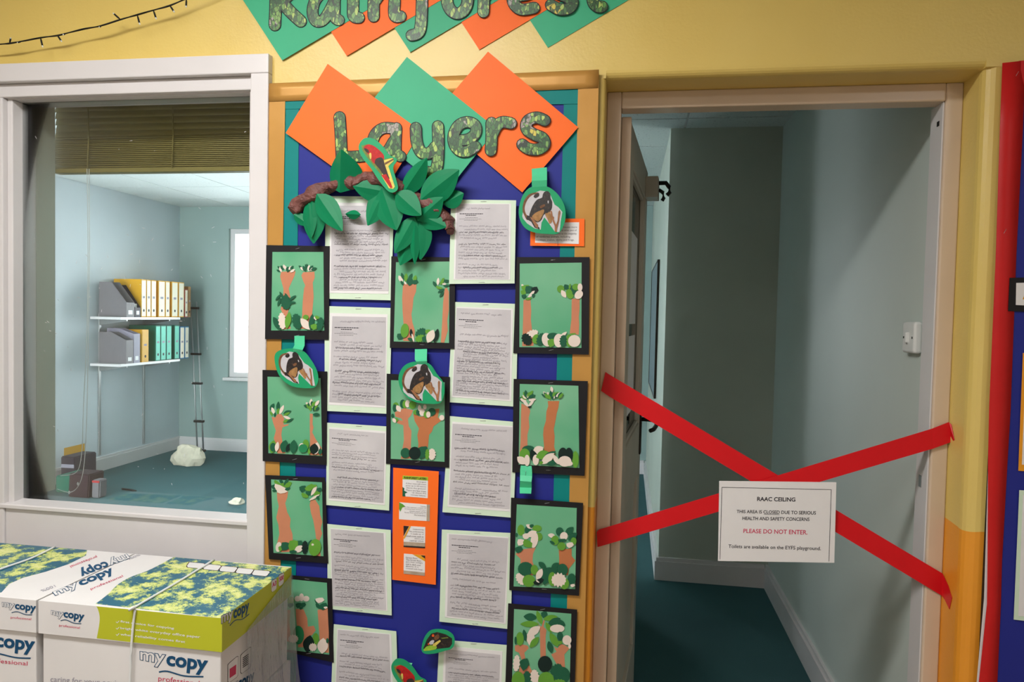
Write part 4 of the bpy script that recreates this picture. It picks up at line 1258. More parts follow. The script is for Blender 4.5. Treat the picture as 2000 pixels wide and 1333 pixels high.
PAR = [(770, 150), (820, 95), (900, 100), (980, 160), (1050, 250), (1110, 280), (1118, 310), (1085, 370), (1110, 470), (1130, 560), (1095, 598), (1040, 590), (960, 500), (880, 380), (800, 280), (768, 210)]
picture_cutout('parrot_picture', cF(*PAR), parrot_parts(cF), 'red parrot picture on green card above the paper leaves', 'picture', -.078, 'parrot pictures')
f4 = affine([(812, 180), (1000, 260), (1070, 560)], cM((1280, 1180), (1480, 1280), (1560, 1620)))
picture_cutout('parrot_picture', f4(*PAR), parrot_parts(f4), 'red parrot picture on green card at the bottom edge of the board', 'picture', -.046, 'parrot pictures',
               ([cM((1370, 1120), (1455, 1130)), cM((1370, 1150), (1440, 1165)), cM((1390, 1190), (1470, 1200)), cM((1390, 1250), (1470, 1260))], (-.0245, -.030, -.040, -.0455)))
fp = cN
spn = lambda *p: spline(fp(*p), 4)
picture_cutout('frog_picture', fp((25, 650), (60, 550), (120, 485), (210, 468), (310, 485), (385, 540), (400, 620), (370, 690), (280, 720), (190, 745), (80, 755), (25, 725)),
               [('photo_ground', fp((40, 690), (80, 590), (130, 520), (200, 502), (300, 530), (370, 575), (370, 640), (340, 680), (200, 695), (60, 718)), M_FUR),
                ('leaf_perch', spn((42, 715), (70, 675), (120, 655), (190, 665), (180, 700), (100, 716)), M_LIMEF),
                ('frog_leg', fp((150, 640), (230, 592), (240, 608), (180, 665), (150, 665)), M_PYEL),
                ('frog_back', spn((165, 560), (205, 530), (225, 560), (200, 590), (170, 590)), M_BROWN),
                ('frog_belly', spn((105, 630), (130, 600), (165, 600), (150, 640), (115, 645)), M_PHOTO),
                ('frog_eye', spn((138, 540), (152, 526), (166, 540), (160, 556), (142, 556)), mat('frog_orange', (222, 92, 40), .5)),
                ('frog_foot', spn((90, 640), (100, 628), (112, 640), (100, 652)), mat('frog_orange', (222, 92, 40), .5)),
                ('stem', fp((240, 570), (320, 560), (330, 572), (260, 580)), M_POL)],
               'frog picture on a small green card between two letters, bottom of board', 'picture', -.044)
# the tab that lost its picture
lt = thing('folded_paper_tab', 'loose folded green paper tab under a collage of the right column', 'paper')
rows = [cJ((872, 1165), (990, 1170)), cJ((866, 1215), (994, 1215)), cJ((865, 1270), (996, 1280)), cL((920, 55), (1045, 65)), cL((917, 125), (1046, 130)), cL((917, 190), (1040, 193))]
ys = (-.0245, -.028, -.0315, -.040, -.031, -.046)
vs, fs = [], []
for (a, b), yy in zip(rows, ys):
    vs += [U(*a, yy), U(*b, yy)]
for i in range(len(rows) - 1):
    fs.append((2 * i, 2 * i + 2, 2 * i + 3, 2 * i + 1))
o = mesh('concertina_strip', vs, fs, M_TAB, lt)
o.modifiers.new('thickness', 'SOLIDIFY').thickness = .0008
staple(860 + 925 / 5.553, 700 + 1250 / 5.553, -.031, lt, 8, 90)

# ------------------------------------------------------------------ branch with paper leaves
br = thing('paper_branch', 'crumpled brown paper branch with emerald paper leaves under the Layers title', 'decoration')
path = spline([cF(p)[0] for p in ((150, 770), (230, 690), (350, 610), (480, 545), (640, 520), (760, 500), (880, 470), (1050, 520), (1200, 600), (1350, 680), (1480, 760), (1580, 850), (1610, 930), (1612, 985))], 7, False)
N = len(path)
P3 = [U(a, b, -.040 + .005 * math.sin(i * .35)) for i, (a, b) in enumerate(path)]
rad = [.0175 + .002 * math.sin(i * .5) for i in range(N)]
for i in range(12):
    rad[-1 - i] = .006 + .0008 * i
o = tube('branch', P3, .015, M_CREPE, br, 18, rad, False)
for v in o.data.vertices:
    n3 = noise.noise_vector(v.co * 38)
    n4 = noise.noise_vector(v.co * 120)
    v.co += n3 * .007 + n4 * .003


def paper_leaf(base, tip, wid, yb, yt, fold=.25, curl=.12, skew=0.0, par=br, m=M_LEAF, n=10):
    """folded paper leaf; base and tip measured, yb / yt their distances from the wall plane"""
    (b,), (t,) = cF(base), cF(tip)
    A, B = U(*b, yb), U(*t, yt)
    ax = B - A; L = ax.length; ax.normalize()
    side = ax.cross(NW).normalized()
    out = side.cross(ax).normalized()
    if out.dot(NW) < 0:
        out = -out
    sc_ = (U(b[0] + 10, b[1], yb) - U(b[0], b[1], yb)).length / 10
    w2 = wid / 4.762 * sc_ / 2
    vs, fs = [], []
    for i in range(n + 1):
        u = i / n
        prof = max(.05, math.sin(math.pi * u ** .8) ** .8)
        jag = 1 + .03 * math.sin(i * 37.1 + wid)
        for k in (-2, -1, 0, 1, 2):
            s = k / 2
            hgt = -abs(s) * w2 * fold * prof + curl * L * math.sin(math.pi * u) * .3 - (.10 * w2 * prof * s * s if k in (-1, 1) else 0)
            vs.append(A + ax * (L * u) + side * (s * w2 * prof * jag + skew * w2 * math.sin(math.pi * u)) + out * hgt)
    for i in range(n):
        for k in range(4):
            a = i * 5 + k
            fs.append((a, a + 1, a + 6, a + 5))
    o = mesh('paper_leaf', vs, fs, m, par, False)
    s = o.modifiers.new('thickness', 'SOLIDIFY'); s.thickness = .0006
    return o


for a in (((590, 600), (600, 200), 320, -.066, -.070, .9, .05),
          ((330, 640), (345, 1075), 220, -.050, -.050, .4, .10),
          ((160, 805), (310, 905), 100, -.040, -.042, .3, .05),
          ((300, 700), (325, 1020), 110, -.052, -.060, .5, .05),
          ((375, 615), (612, 958), 210, -.062, -.075, .25, .08),
          ((640, 800), (782, 808), 80, -.040, -.050, .8, .05),
          ((1000, 590), (712, 540), 210, -.050, -.056, .3, .10),
          ((1010, 570), (848, 908), 210, -.050, -.056, .3, .08),
          ((980, 560), (1115, 950), 270, -.056, -.066, .3, .08),
          ((1550, 705), (1740, 608), 170, -.046, -.050, .3, .08),
          ((1340, 670), (1697, 390), 270, -.056, -.072, .35, .10),
          ((1180, 608), (1398, 280), 190, -.060, -.066, .55, .08),
          ((1290, 790), (1580, 922), 190, -.052, -.056, .3, .08),
          ((1310, 860), (1550, 645), 200, -.058, -.066, .4, .10),
          ((1270, 960), (1150, 1278), 200, -.048, -.050, .3, .08),
          ((1282, 830), (1100, 1165), 190, -.056, -.062, .3, .08),
          ((1290, 830), (1285, 1270), 110, -.052, -.062, .6, .10),
          ((1330, 850), (1340, 1225), 210, -.050, -.054, .35, .08),
          ((1112, 600), (1345, 812), 210, -.070, -.078, .25, .08)):
    paper_leaf(*a)

# ------------------------------------------------------------------ string lights
sl = thing('string_lights', 'black fairy light cable with small bulbs sagging across the yellow wall', 'lights')
pts = [(-420, 345), (-200, 330), (0, 310), (70, 300), (160, 288), (280, 266), (400, 246), (460, 233), (580, 206), (700, 180), (840, 135), (960, 105), (1075, 70), (1180, 38), (1290, -4), (1500, -90), (1700, -190)]
SY = -.042
for n, (off, ph) in enumerate(((0, 0), (5, 2.2))):
    pp = [(a, b + off * math.sin(i * 1.9 + ph)) for i, (a, b) in enumerate(pts)]
    tube('cable', [U(*q, SY - .002 * n) for q in spline([cA(p)[0] for p in pp], 5, False)], .0016, M_WIRE, sl, 6)
for a, b in (((68, 298), (75, 264)), ((283, 266), (298, 328)), ((400, 246), (430, 290)), ((705, 180), (692, 190)), ((838, 135), (790, 92)), ((958, 106), (975, 170)), ((1070, 72), (1090, 132)), ((1185, 38), (1215, 84)), ((1300, -4), (1298, 50)), ((150, 288), (120, 298)), ((455, 234), (440, 242))):
    (p0,), (p1,) = cA(a), cA(b)
    A, B = U(*p0, SY), U(*p1, SY - .006)
    bo = tube('bulb_socket', [A, A + (B - A) * .3, A + (B - A) * .85], .0022, M_WIRE, sl, 8, [.0014, .0024, .0024])
    tube('bulb', [A + (B - A) * .83, B, B + (B - A) * .06], .0016, M_PLASTIC, bo, 8, [.0019, .0017, .0006])

# ------------------------------------------------------------------ red tape and closure notice
TY = .104
def tape(label, rows, m=M_RED):
    vs, fs = [], []
    for a, b in rows:
        vs += [a, b]
    for i in range(len(rows) - 1):
        fs.append((2 * i, 2 * i + 1, 2 * i + 3, 2 * i + 2))
    o = mesh('barrier_tape', vs, fs, m)
    o.modifiers.new('thickness', 'SOLIDIFY').thickness = .0007
    return tag(o, label, 'tape', 'red tape across the doorway')


e = TY
XR = DX1 - .0015
T1 = [(U(1182.5, 727, e), U(1174, 764, e)), (U(1190, 732, e), U(1190, 775, e))]
for u in (.15, .3, .45, .6, .75, .9, 1.0):
    ax_, ay_, bx_, by_ = 1190 + 651 * u, 732 + 389 * u, 1190 + 649 * u, 775 + 389 * u
    sag = .006 * math.sin(math.pi * u)
    T1.append((U(ax_, ay_, e - sag), U(bx_, by_ + (0 if u < 1 else 0), e - sag)))
T1 += [(UX(1852, 1145, XR), UX(1845, 1172, XR)), (UX(1859, 1168, XR), UX(1854, 1191, XR))]
tape('red tape running down from the upper left of the doorway to the lower right', T1)
T2 = [(U(1165.5, 1040, e - .001), U(1167, 1069, e - .001)), (U(1170, 1035, e - .001), U(1172, 1068, e - .001))]
for u in (.2, .35, .5, .65, .8, 1.0):
    ax_, ay_ = 1170 + 650 * u, 1035 - 197 * u
    bx_, by_ = 1172 + 650 * u, 1068 - 191 * u
    sag = .010 * math.sin(math.pi * u)
    T2.append((U(ax_, ay_, e - .001 - sag), U(bx_, by_, e - .001 - sag)))
T2 += [(U(1853, 825, e - .002), U(1858, 864, e - .004)), (UX(1858, 830, XR), UX(1864, 860, XR))]
tape('red tape rising from the lower left of the doorway to the upper right', T2)

sg = thing('closure_notice', 'white paper notice about a closed area hanging on the crossed red tape', 'sign')
NY = e - .0135
NQ = cS((150, 242), (1537, 258), (1512, 1212), (135, 1190))
sheet('notice_paper', NQ, NY, M_PAPER, sg, .0007)
NS = lambda *p: wq(cS(*p), NY)
def line_strip(nm, a, b, wd, m):
    v, f = ribbon_vf([a, b], wd)
    vv = [p + NW * .0003 for p in NS(*v)]
    o = mesh(nm, vv, f, m, sg)
    return o


for a, b in (((180, 318), (1478, 346)), ((182, 318), (158, 1172)), ((1476, 346), (1448, 1196))):
    line_strip('border_line', a, b, 6, M_PRINT)
for s, q, m, off in (('RAAC CEILING', ((600, 430), (1052, 438), (1050, 488), (598, 480)), M_PRINT, .022),
                     ('THIS AREA IS CLOSED DUE TO SERIOUS', ((357, 584), (1295, 600), (1293, 642), (355, 622)), M_PRINT, .014),
                     ('HEALTH AND SAFETY CONCERNS', ((426, 664), (1219, 676), (1217, 718), (424, 704)), M_PRINT, .014),
                     ('PLEASE DO NOT ENTER.', ((437, 808), (1196, 824), (1194, 878), (435, 858)), M_PINK, .014),
                     ('Toilets are available on the EYFS playground.', ((260, 994), (1354, 1020), (1352, 1076), (258, 1048)), M_PRINT, .008)):
    text('printed_words', s, NS(*q), NW, m, sg, off)
line_strip('underline', (678, 638), (864, 642), 5, M_PRINT)

# ------------------------------------------------------------------ light switch
ls = thing('light_switch', 'white rocker light switch on the pale wall inside the doorway', 'switch')
a = UX(1775, 633, RX1); b = UX(1805, 690, RX1)
ys0, ys1 = sorted((a.y, b.y)); zs0, zs1 = 1.335, 1.425
zc = (UX(1790, 660, RX1)).z; yc = UX(1790, 660, RX1).y
box('back_plate', (RX1 - .022, yc - .043, zc - .043), (RX1, yc + .043, zc + .043), M_PLASTIC, ls, .008, 4)
box('rocker', (RX1 - .030, yc - .006, zc - .014), (RX1 - .020, yc + .006, zc + .014), M_PLASTIC, ls, .002)
for s in (-1, 1):
    box('screw', (RX1 - .0228, yc + s * .03 - .003, zc - .003), (RX1 - .0215, yc + s * .03 + .003, zc + .003), M_DARKMETAL, ls)

# ------------------------------------------------------------------ second board at the right
rb = thing('display_board', 'blue display board with a red paper border at the right edge of the doorway', 'notice board')
B0 = .853
box('board', (B0, -.012, .3), (1.75, -.0012, 2.05), M_BLACK, rb)
box('backing_paper', (B0 + .008, -.0132, .3), (1.75, -.012, 2.05), M_BLUE, rb)
vs, fs = [], []
left = [(1958, 123), (1953, 250), (1945, 500), (1932, 800), (1930, 900), (1929, 1100), (1928, 1180), (1912, 1333), (1900, 1450)]
right = [(2003, 118), (1998, 250), (1985, 500), (1974, 800), (1968, 900), (1957, 1100), (1955, 1180), (1948, 1333), (1940, 1450)]
for i, (l_, r_) in enumerate(zip(left, right)):
    dy = .4 * (.004, .007, .003, .005, .003, .006, .008, .004, .003)[i]
    vs += [U(*l_, -.015 - dy), U((l_[0] + r_[0]) / 2, (l_[1] + r_[1]) / 2, -.015 - dy * .5), U(*r_, -.0145)]
for i in range(len(left) - 1):
    for k in (0, 1):
        fs.append((3 * i + k, 3 * i + 3 + k, 3 * i + 4 + k, 3 * i + 1 + k))
o = mesh('red_border_strip', vs, fs, M_REDP, rb, True)
o.modifiers.new('thickness', 'SOLIDIFY').thickness = .0007
sheet('red_border_strip', [(1990, 119), (2000, 118), (2700, 60), (2700, 95), (2000, 166)], -.0150, M_REDP, rb)
sheet('white_lining_strip', [(1931, 880), (1936, 880), (1932, 1180), (1915, 1340), (1907, 1340), (1922, 1170)], -.0138, M_PAPER, rb, .0004)
for px_, py_ in ((1987, 144), (1963, 452)):
    staple(px_, py_, -.022, rb, 10, -60)
fc = thing('framed_card', 'small black framed white card on the right blue board', 'card')
sheet('black_mount', [(1972, 543), (2090, 540), (2086, 612), (1969, 608)], -.0165, M_BLACK, fc)
sheet('white_card', [(1985, 553), (2080, 551), (2076, 601), (1984, 596)], -.0171, M_PAPER, fc, .0004)
sheet('orange_motif', [(1997, 585), (2010, 560), (2024, 585)], -.0174, M_AMBER, fc, .0002)
oc2 = thing('orange_sheet', 'orange edged sheet on the right blue board above a green edged one', 'paper')
sheet('orange_mount', [(1998, 690), (2110, 690), (2105, 930), (1989, 920)], -.0165, mat('amber_paper', (240, 160, 40), .5), oc2)
sheet('white_sheet', [(2004, 705), (2100, 705), (2095, 915), (1996, 908)], -.0171, M_PAPER, oc2, .0004)
gc = thing('green_edged_sheet', 'green edged written sheet on the right blue board', 'paper')
sheet('mint_mount', [(1991, 958), (2110, 965), (2100, 1225), (1980, 1211)], -.0165, M_MINT, gc)
sheet('white_sheet', [(1998, 968), (2100, 975), (2092, 1212), (1989, 1204)], -.0171, M_PAPER, gc, .0004)

# ------------------------------------------------------------------ copier paper boxes
BZ = .760; BF = -.415; BB = -.085; BXR = -.862; BXM = -1.322; BXL = -1.786; LH = .076


def carton(x0, x1, z1, label, front=True, h=.25, group='stacked copier paper boxes'):
    t = thing('paper_box', label, 'box', group)
    z0 = z1 - h
    box('carton_body', (x0 + .006, BF + .006, z0), (x1 - .006, BB - .006, z1 - .004), M_CARTON, t, .003)
    lid = boxes('lid', [((x0, BF, z1 - .004), (x1, BB, z1)), ((x0, BF, z1 - LH), (x1, BF + .003, z1 - .004)), ((x0, BB - .003, z1 - LH), (x1, BB, z1 - .004)),
                        ((x0, BF + .003, z1 - LH), (x0 + .003, BB - .003, z1 - .004)), ((x1 - .003, BF + .003, z1 - LH), (x1, BB - .003, z1 - .004))], M_CARTON, t)
    return t, lid


tR, lidR = carton(BXM + .002, BXR, BZ, 'white and lime copier paper box at the right of the top layer')
tL, lidL = carton(BXL, BXM - .004, BZ, 'copier paper box left of the other in the top layer, cut by the picture edge')
for k in (1, 2):
    for x0, x1 in ((BXM + .002, BXR), (BXL, BXM - .004)):
        carton(x0, x1, BZ - .2525 * k, 'copier paper box in the lower layers under the two top boxes', group='lower layers of copier paper boxes')
NZ = Vector((0, 0, 1)); NX = Vector((1, 0, 0))
TOP = lambda *p: [UZ(a, b, BZ + .0004) for a, b in cB(*p)]
FRT = lambda *p: [U(a, b, BF - .0004) for a, b in cB(*p)]
BOD = lambda *p: [U(a, b, BF + .0056) for a, b in cB(*p)]
SID = lambda *p: [UX(a, b, BXR + .0004) for a, b in cB(*p)]
SIB = lambda *p: [UX(a, b, BXR - .0056) for a, b in cB(*p)]


def clampx(P, x0, x1, y0=None, y1=None):
    for p in P:
        p.x = min(max(p.x, x0), x1)
        if y0 is not None:
            p.y = min(max(p.y, y0), y1)
    return P


cl = lambda P: clampx(P, BXM + .002, BXR, BF, BB)
prism('foliage_print', cl(TOP(*spline([(622, 500), (700, 440), (760, 380), (840, 330), (960, 285), (1060, 235), (1150, 185)], 3, False), (1900, 265), (1436, 610))), NZ, .0003, M_FOL, lidR)
prism('foliage_print', clampx(TOP((-900, 330), (-900, 60), (0, 80), (612, 130), (560, 185), (450, 240), (300, 290), (150, 330), (60, 370), (10, 425), (-200, 480)), BXL, BXM - .004, BF, BB), NZ, .0003, M_FOL, lidL)
fr_l = FRT(*spline([(622, 500), (645, 560), (648, 620), (630, 725)], 4, False))
fr_l = fr_l + [Vector((BXR, BF - .0004, BZ - LH)), Vector((BXR, BF - .0004, BZ))]
fr_l[0].z = BZ
for p_ in fr_l:
    p_.z = max(min(p_.z, BZ), BZ - LH)
prism('lime_print', fr_l, NW, .0003, M_LIME, lidR)
prism('lime_print', [Vector((BXR + .0004, BF, BZ)), Vector((BXR + .0004, BF, BZ - LH)), Vector((BXR + .0004, BB, BZ - LH)), Vector((BXR + .0004, BB, BZ))], NX, .0003, M_LIME, lidR)


def logo(P, nrm, qmy, qcopy, sw, qprof, lid, prof=True):
    V = P(*qmy)
    text('logo_words', 'my', V, nrm, M_NAVY, lid, .045, .0002, ref=.02)
    text('logo_words', 'my', V, nrm, M_CARTON, lid, .012, .0004, ref=.02)
    text('logo_words', 'copy', P(*qcopy), nrm, M_NAVY, lid, .035, .0003)
    v, f = ribbon_vf(spline(sw, 5, False), max(4, .035 * abs(qcopy[1][0] - qcopy[0][0])))
    vv = [p + Vector(nrm) * .0003 for p in P(*v)]
    mesh('logo_swoosh', vv, f, M_NAVY, lid)
    if prof:
        text('logo_words', 'professional', P(*qprof), nrm, M_PINK, lid, .0, .0003)


logo(FRT, NW, ((333, 543), (415, 557), (408, 607), (335, 580)), ((415, 552), (551, 572), (545, 625), (412, 602)), [(395, 610), (430, 605), (480, 625), (530, 630)], ((386, 632), (521, 648), (519, 668), (385, 652)), lidR)
logo(FRT, NW, ((14, 490), (96, 500), (90, 545), (16, 530)), ((98, 500), (236, 515), (232, 568), (96, 548)), [(76, 558), (115, 552), (165, 570), (210, 572)], ((70, 580), (204, 592), (202, 612), (69, 600)), lidL)
logo(BOD, NW, ((912, 810), (1078, 832), (1068, 922), (914, 890)), ((1085, 835), (1356, 870), (1345, 972), (1080, 930)), [(1035, 945), (1090, 940), (1200, 970), (1325, 975)], ((1032, 968), (1300, 1002), (1296, 1048), (1030, 1012)), tR)
logo(BOD, NW, ((-190, 690), (-36, 715), (-44, 800), (-188, 770)), ((-30, 715), (230, 745), (222, 840), (-34, 805)), [(-80, 820), (-20, 822), (100, 850), (200, 855)], ((-90, 850), (180, 876), (178, 912), (-92, 885)), tL)
for i, (s, q) in enumerate((('first choice for copying', ((785, 607), (1135, 652), (1133, 672), (784, 625))), ('bright white everyday office paper', ((785, 650), (1305, 708), (1303, 730), (784, 668))), ('when reliability comes first', ((785, 690), (1207, 740), (1205, 760), (784, 710))))):
    text('printed_words', s, FRT(*q), NW, M_PAPER, lidR, .012)
    x, y = 768, 617 + 41 * i
    v, f = ribbon_vf([(x - 12, y), (x - 5, y + 8), (x + 8, y - 6)], 4)
    mesh('tick_mark', [p + NW * .0003 for p in FRT(*v)], f, M_PAPER, lidR)
text('printed_words', 'caring for your equipment', BOD((330, 972), (900, 1005), (898, 1055), (328, 1020)), NW, M_LGREY, tR, .0)
# printed logos of the lid tops
def toplogo(o0, o1, up, lid, flip):
    """o0 -> o1 baseline of the word, up = offset to the top of the letters"""
    def q(a, b, h0, h1):
        A = bil([o0, o1, o1, o0], a, 0); B = bil([o0, o1, o1, o0], b, 0)
        return ((A[0] + up[0] * h1, A[1] + up[1] * h1), (B[0] + up[0] * h1, B[1] + up[1] * h1), (B[0] + up[0] * h0, B[1] + up[1] * h0), (A[0] + up[0] * h0, A[1] + up[1] * h0))
    V = TOP(*q(0, .40, 0, .8))
    text('logo_words', 'my', V, NZ, M_NAVY, lid, .045, .0005, ref=.02)
    text('logo_words', 'my', V, NZ, M_CARTON, lid, .012, .0007, ref=.02)
    text('logo_words', 'copy', TOP(*q(.42, 1, -.15, .8)), NZ, M_NAVY, lid, .035, .0005)
    text('logo_words', 'professional', TOP(*q(.5, 1.05, -.85, -.5)), NZ, M_PINK, lid, 0, .0005)


toplogo((372, 458), (755, 300), (-38, -42), lidR, 1)
toplogo((815, 165), (500, 285), (40, 48), lidL, -1)
text('printed_words', '100%', TOP((835, 205), (905, 175), (915, 185), (845, 215)), NZ, M_LGREY, lidR, 0, .0005)
text('printed_words', '100%', TOP((365, 390), (275, 425), (262, 412), (352, 378)), NZ, M_LGREY, lidL, 0, .0005)
for i in range(5):
    x = 1212 + 106 * i; yv = 226 + 12.5 * i
    o3 = [(x + 18, yv), (x + 118, yv + 10), (x + 125, yv + 18), (x + 105, yv + 44), (x + 95, yv + 48), (x + 5, yv + 38), (x, yv + 28)]
    cx_ = sum(p[0] for p in o3) / 7; cy_ = sum(p[1] for p in o3) / 7
    prism('label_border', cl(TOP(*o3)), NZ, .0002, M_PINK, lidR)
    for p_ in [prism('label_face', [p + NZ * .0003 for p in cl(TOP(*[(cx_ + (a - cx_) * .92, cy_ + (b - cy_) * .86) for a, b in o3]))], NZ, .0002, M_CARTON, lidR)]:
        pass
# right side of the box
def slogo(P, o0, o1, hl, hr, lid):
    q = lambda a, b, h0, h1: tuple((o0[0] + (o1[0] - o0[0]) * s, o0[1] + (o1[1] - o0[1]) * s - h * (hl + (hr - hl) * s)) for s, h in ((a, h1), (b, h1), (b, h0), (a, h0)))
    V = P(*q(0, .42, 0, .8))
    text('logo_words', 'my', V, NX, M_NAVY, lid, .045, .0003, ref=.02)
    text('logo_words', 'my', V, NX, M_CARTON, lid, .012, .0005, ref=.02)
    text('logo_words', 'copy', P(*q(.43, 1, -.2, .75)), NX, M_NAVY, lid, .035, .0004)
    sw = [(o0[0] + (o1[0] - o0[0]) * s, o0[1] + (o1[1] - o0[1]) * s + d) for s, d in ((.3, 20), (.5, 6), (.75, 26), (1, 18))]
    v, f = ribbon_vf(spline(sw, 4, False), 5)
    mesh('logo_swoosh', [p + NX * .0004 for p in P(*v)], f, M_NAVY, lid)


slogo(SID, (1440, 655), (1622, 548), 95, 75, lidR)
slogo(SIB, (1470, 1120), (1655, 1000), 95, 75, tR)
for x, y, s1 in ((1765, 345, 'A3'), (1812, 308, '500')):
    q = [(x, y + 12), (x + 8, y), (x + 34, y - 12), (x + 38, y - 6), (x + 36, y + 55), (x + 28, y + 68), (x + 6, y + 82), (x, y + 72)]
    cx_ = sum(a for a, b in q) / 8; cy_ = sum(b for a, b in q) / 8
    prism('label_border', SID(*q), NX, .0001, M_PRINT, lidR)
    prism('label_face', [p + NX * .0003 for p in SID(*[(cx_ + (a - cx_) * .88, cy_ + (b - cy_) * .92) for a, b in q])], NX, .0001, M_CARTON, lidR)
    text('printed_words', s1, [p + NX * .0004 for p in SID((x + 5, y + 20), (x + 33, y + 2), (x + 32, y + 32), (x + 5, y + 50))], NX, M_PINK, lidR, .03)
for n, (x, y) in enumerate(((1482, 885), (1565, 825))):
    q = [(x, y + 12), (x + 12, y - 2), (x + 60, y - 42), (x + 70, y - 44), (x + 68, y + 80), (x + 60, y + 95), (x + 8, y + 132), (x, y + 125)]
    cx_ = sum(a for a, b in q) / 8; cy_ = sum(b for a, b in q) / 8
    prism('icon_border', SIB(*q), NX, .0001, M_PRINT, tR)
    prism('icon_face', [p + NX * .0003 for p in SIB(*[(cx_ + (a - cx_) * .93, cy_ + (b - cy_) * .96) for a, b in q])], NX, .0001, M_CARTON, tR)
    if n == 0:
        prism('icon_box', [p + NX * .0005 for p in SIB((x + 12, y + 40), (x + 55, y + 10), (x + 53, y + 72), (x + 12, y + 100))], NX, .0001, M_PINK, tR)
    else:
        for j in range(6):
            v, f = ribbon_vf([(x + 14, y + 30 + j * 12), (x + 54, y + 2 + j * 12)], 5)
            mesh('icon_line', [p + NX * .0005 for p in SIB(*v)], f, M_PRINT, tR)
# straps
for lab, tp, fpts, par in (('white plastic strap around the right paper box', [(1385, 218), (1180, 345), (890, 515)], [(880, 525), (865, 660), (855, 800), (846, 1010), (838, 1200)], tR), ('white plastic strap around the left paper box', [(400, 112), (200, 205), (0, 275), (-250, 375)], [], tL)):
    P = [UZ(a, b, BZ + .0035) for a, b in cB(*tp)]
    P[0].y = BB - .004
    P[0].x = P[0].x
    if fpts:
        P[-1].y = BF - .002
        P += [U(a, b, BF - .004) for a, b in cB(*fpts)]
    else:
        P[-1].y = max(P[-1].y, BF)
    tube('strap', spline(P, 5, False), .0028, M_STRAP, par, 8)['label'] = lab
# shrink film hanging at the right side
fm = []
vs, fs = [], []
nu, nv = 16, 12
for i in range(nu + 1):
    for j in range(nv + 1):
        u, v = i / nu, j / nv
        yy = BF + .10 + u * (BB - BF - .10)
        z = (BZ - .015 - (1 - u) * .055) - v * (.50 - (1 - u) * .03)
        bulge = .012 + .05 * v * u + .012 * noise.noise(Vector((u * 6, v * 3, 1)))
        vs.append(Vector((BXR + .002 + max(.001, bulge * (.15 + .85 * v)), yy, z)))
for i in range(nu):
    for j in range(nv):
        a = i * (nv + 1) + j
        fs.append((a, a + 1, a + nv + 2, a + nv + 1))
tag(mesh('plastic_film', vs, fs, M_FILM, None, True), 'crinkled clear plastic wrap hanging off the side of the paper boxes', 'plastic film')

# ================================================================== things in the room behind the window
# blind
vb = thing('venetian_blind', 'drawn up venetian blind behind the window glass, olive from painted-in wall reflection', 'blind')
VY = YRV + .022
vx0, vx1 = U(110, 300, VY).x, GX1 + .2
zt = lambda py: U(300, py, VY).z
box('head_rail', (vx0, VY - .02, zt(196)), (vx1, VY + .02, zt(196) + .04), M_BLIND, vb, .002)
zs = [zt(p_) for p_ in (205, 218, 231, 244, 256)] + [zt(265 + 3.7 * i) for i in range(17)]
for i, z in enumerate(zs):
    ca, sa = (.35, .94) if i < 5 else (.82, .57)
    x0, x1 = vx0 + random.uniform(0, .004), vx1 - random.uniform(0, .004)
    dz = random.uniform(-.0012, .0012) if i > 4 else 0
    vs = []
    for k in range(5):
        s_ = k / 4 - .5
        c_ = .0025 * (1 - 4 * s_ * s_)
        yy, zz = VY + s_ * .036 * ca - c_ * sa, z + s_ * .036 * sa + c_ * ca
        vs += [(x0, yy, zz + dz), (x1, yy, zz - dz)]
    o = mesh('slat', vs, [(2 * k, 2 * k + 1, 2 * k + 3, 2 * k + 2) for k in range(4)], M_BLIND, vb, True)
    o.modifiers.new('thickness', 'SOLIDIFY').thickness = .0008
box('bottom_rail', (vx0, VY - .016, zs[-1] - .022), (vx1, VY + .016, zs[-1] - .008), M_BLIND, vb, .002)
for x in (vx0 + .13, vx0 + .42):
    tube('ladder_tape', [(x, VY - .021, zs[0] + .02), (x + .003, VY - .021, zs[6]), (x, VY - .022, zs[-1] - .01)], .0022, M_BLIND, vb, 5)
cd1 = spline([U(*q, VY - .02) for q in ((170, 330), (172, 480), (170, 640), (163, 800), (160, 880), (150, 922), (118, 930))], 5, False)
cd2 = spline([U(*q, VY - .024) for q in ((174, 330), (175, 480), (173, 640), (170, 800), (165, 900), (156, 944), (138, 962), (112, 956))], 5, False)
for c_ in (cd1, cd2):
    o = tube('pull_cord', c_, .0011, M_PLASTIC, vb, 5)
for q in ((152, 945), (135, 962)):
    c = U(*q, VY - .022)
    tube('cord_toggle', [c + Vector((0, 0, .004)), c, c - Vector((0, 0, .006))], .003, M_PLASTIC, vb, 8, [.0015, .003, .002])

# shelves on the left wall of the room
SX = RX0
shelf_y0, shelf_y1 = 3.60, 4.42
def zat(px, py, x):
    return UX(px, py, x).z


z1 = zat(250, 620, SX + .3); z2 = zat(250, 711, SX + .3)
for i, (z, lab) in enumerate(((z1, 'upper white wall shelf holding yellow and grey files'), (z2, 'lower white wall shelf holding aqua and grey files'))):
    t = thing('wall_shelf', lab, 'shelf', 'wall shelves in the room')
    box('board', (SX + .012, shelf_y0, z - .022), (SX + .30, shelf_y1, z), M_WHITE, t, .002)
    for y in (shelf_y0 + .12, shelf_y1 - .12):
        bm = bmesh.new()
        pr = [(SX + .012, z - .022), (SX + .27, z - .022), (SX + .27, z - .034), (SX + .012, z - .075)]
        A_ = [bm.verts.new((a, y - .006, b)) for a, b in pr]; B_ = [bm.verts.new((a, y + .006, b)) for a, b in pr]
        for k in range(4):
            bm.faces.new((A_[k], A_[(k + 1) % 4], B_[(k + 1) % 4], B_[k]))
        bm.faces.new(A_[::-1]); bm.faces.new(B_)
        bmobj('bracket', bm, M_METAL, t)
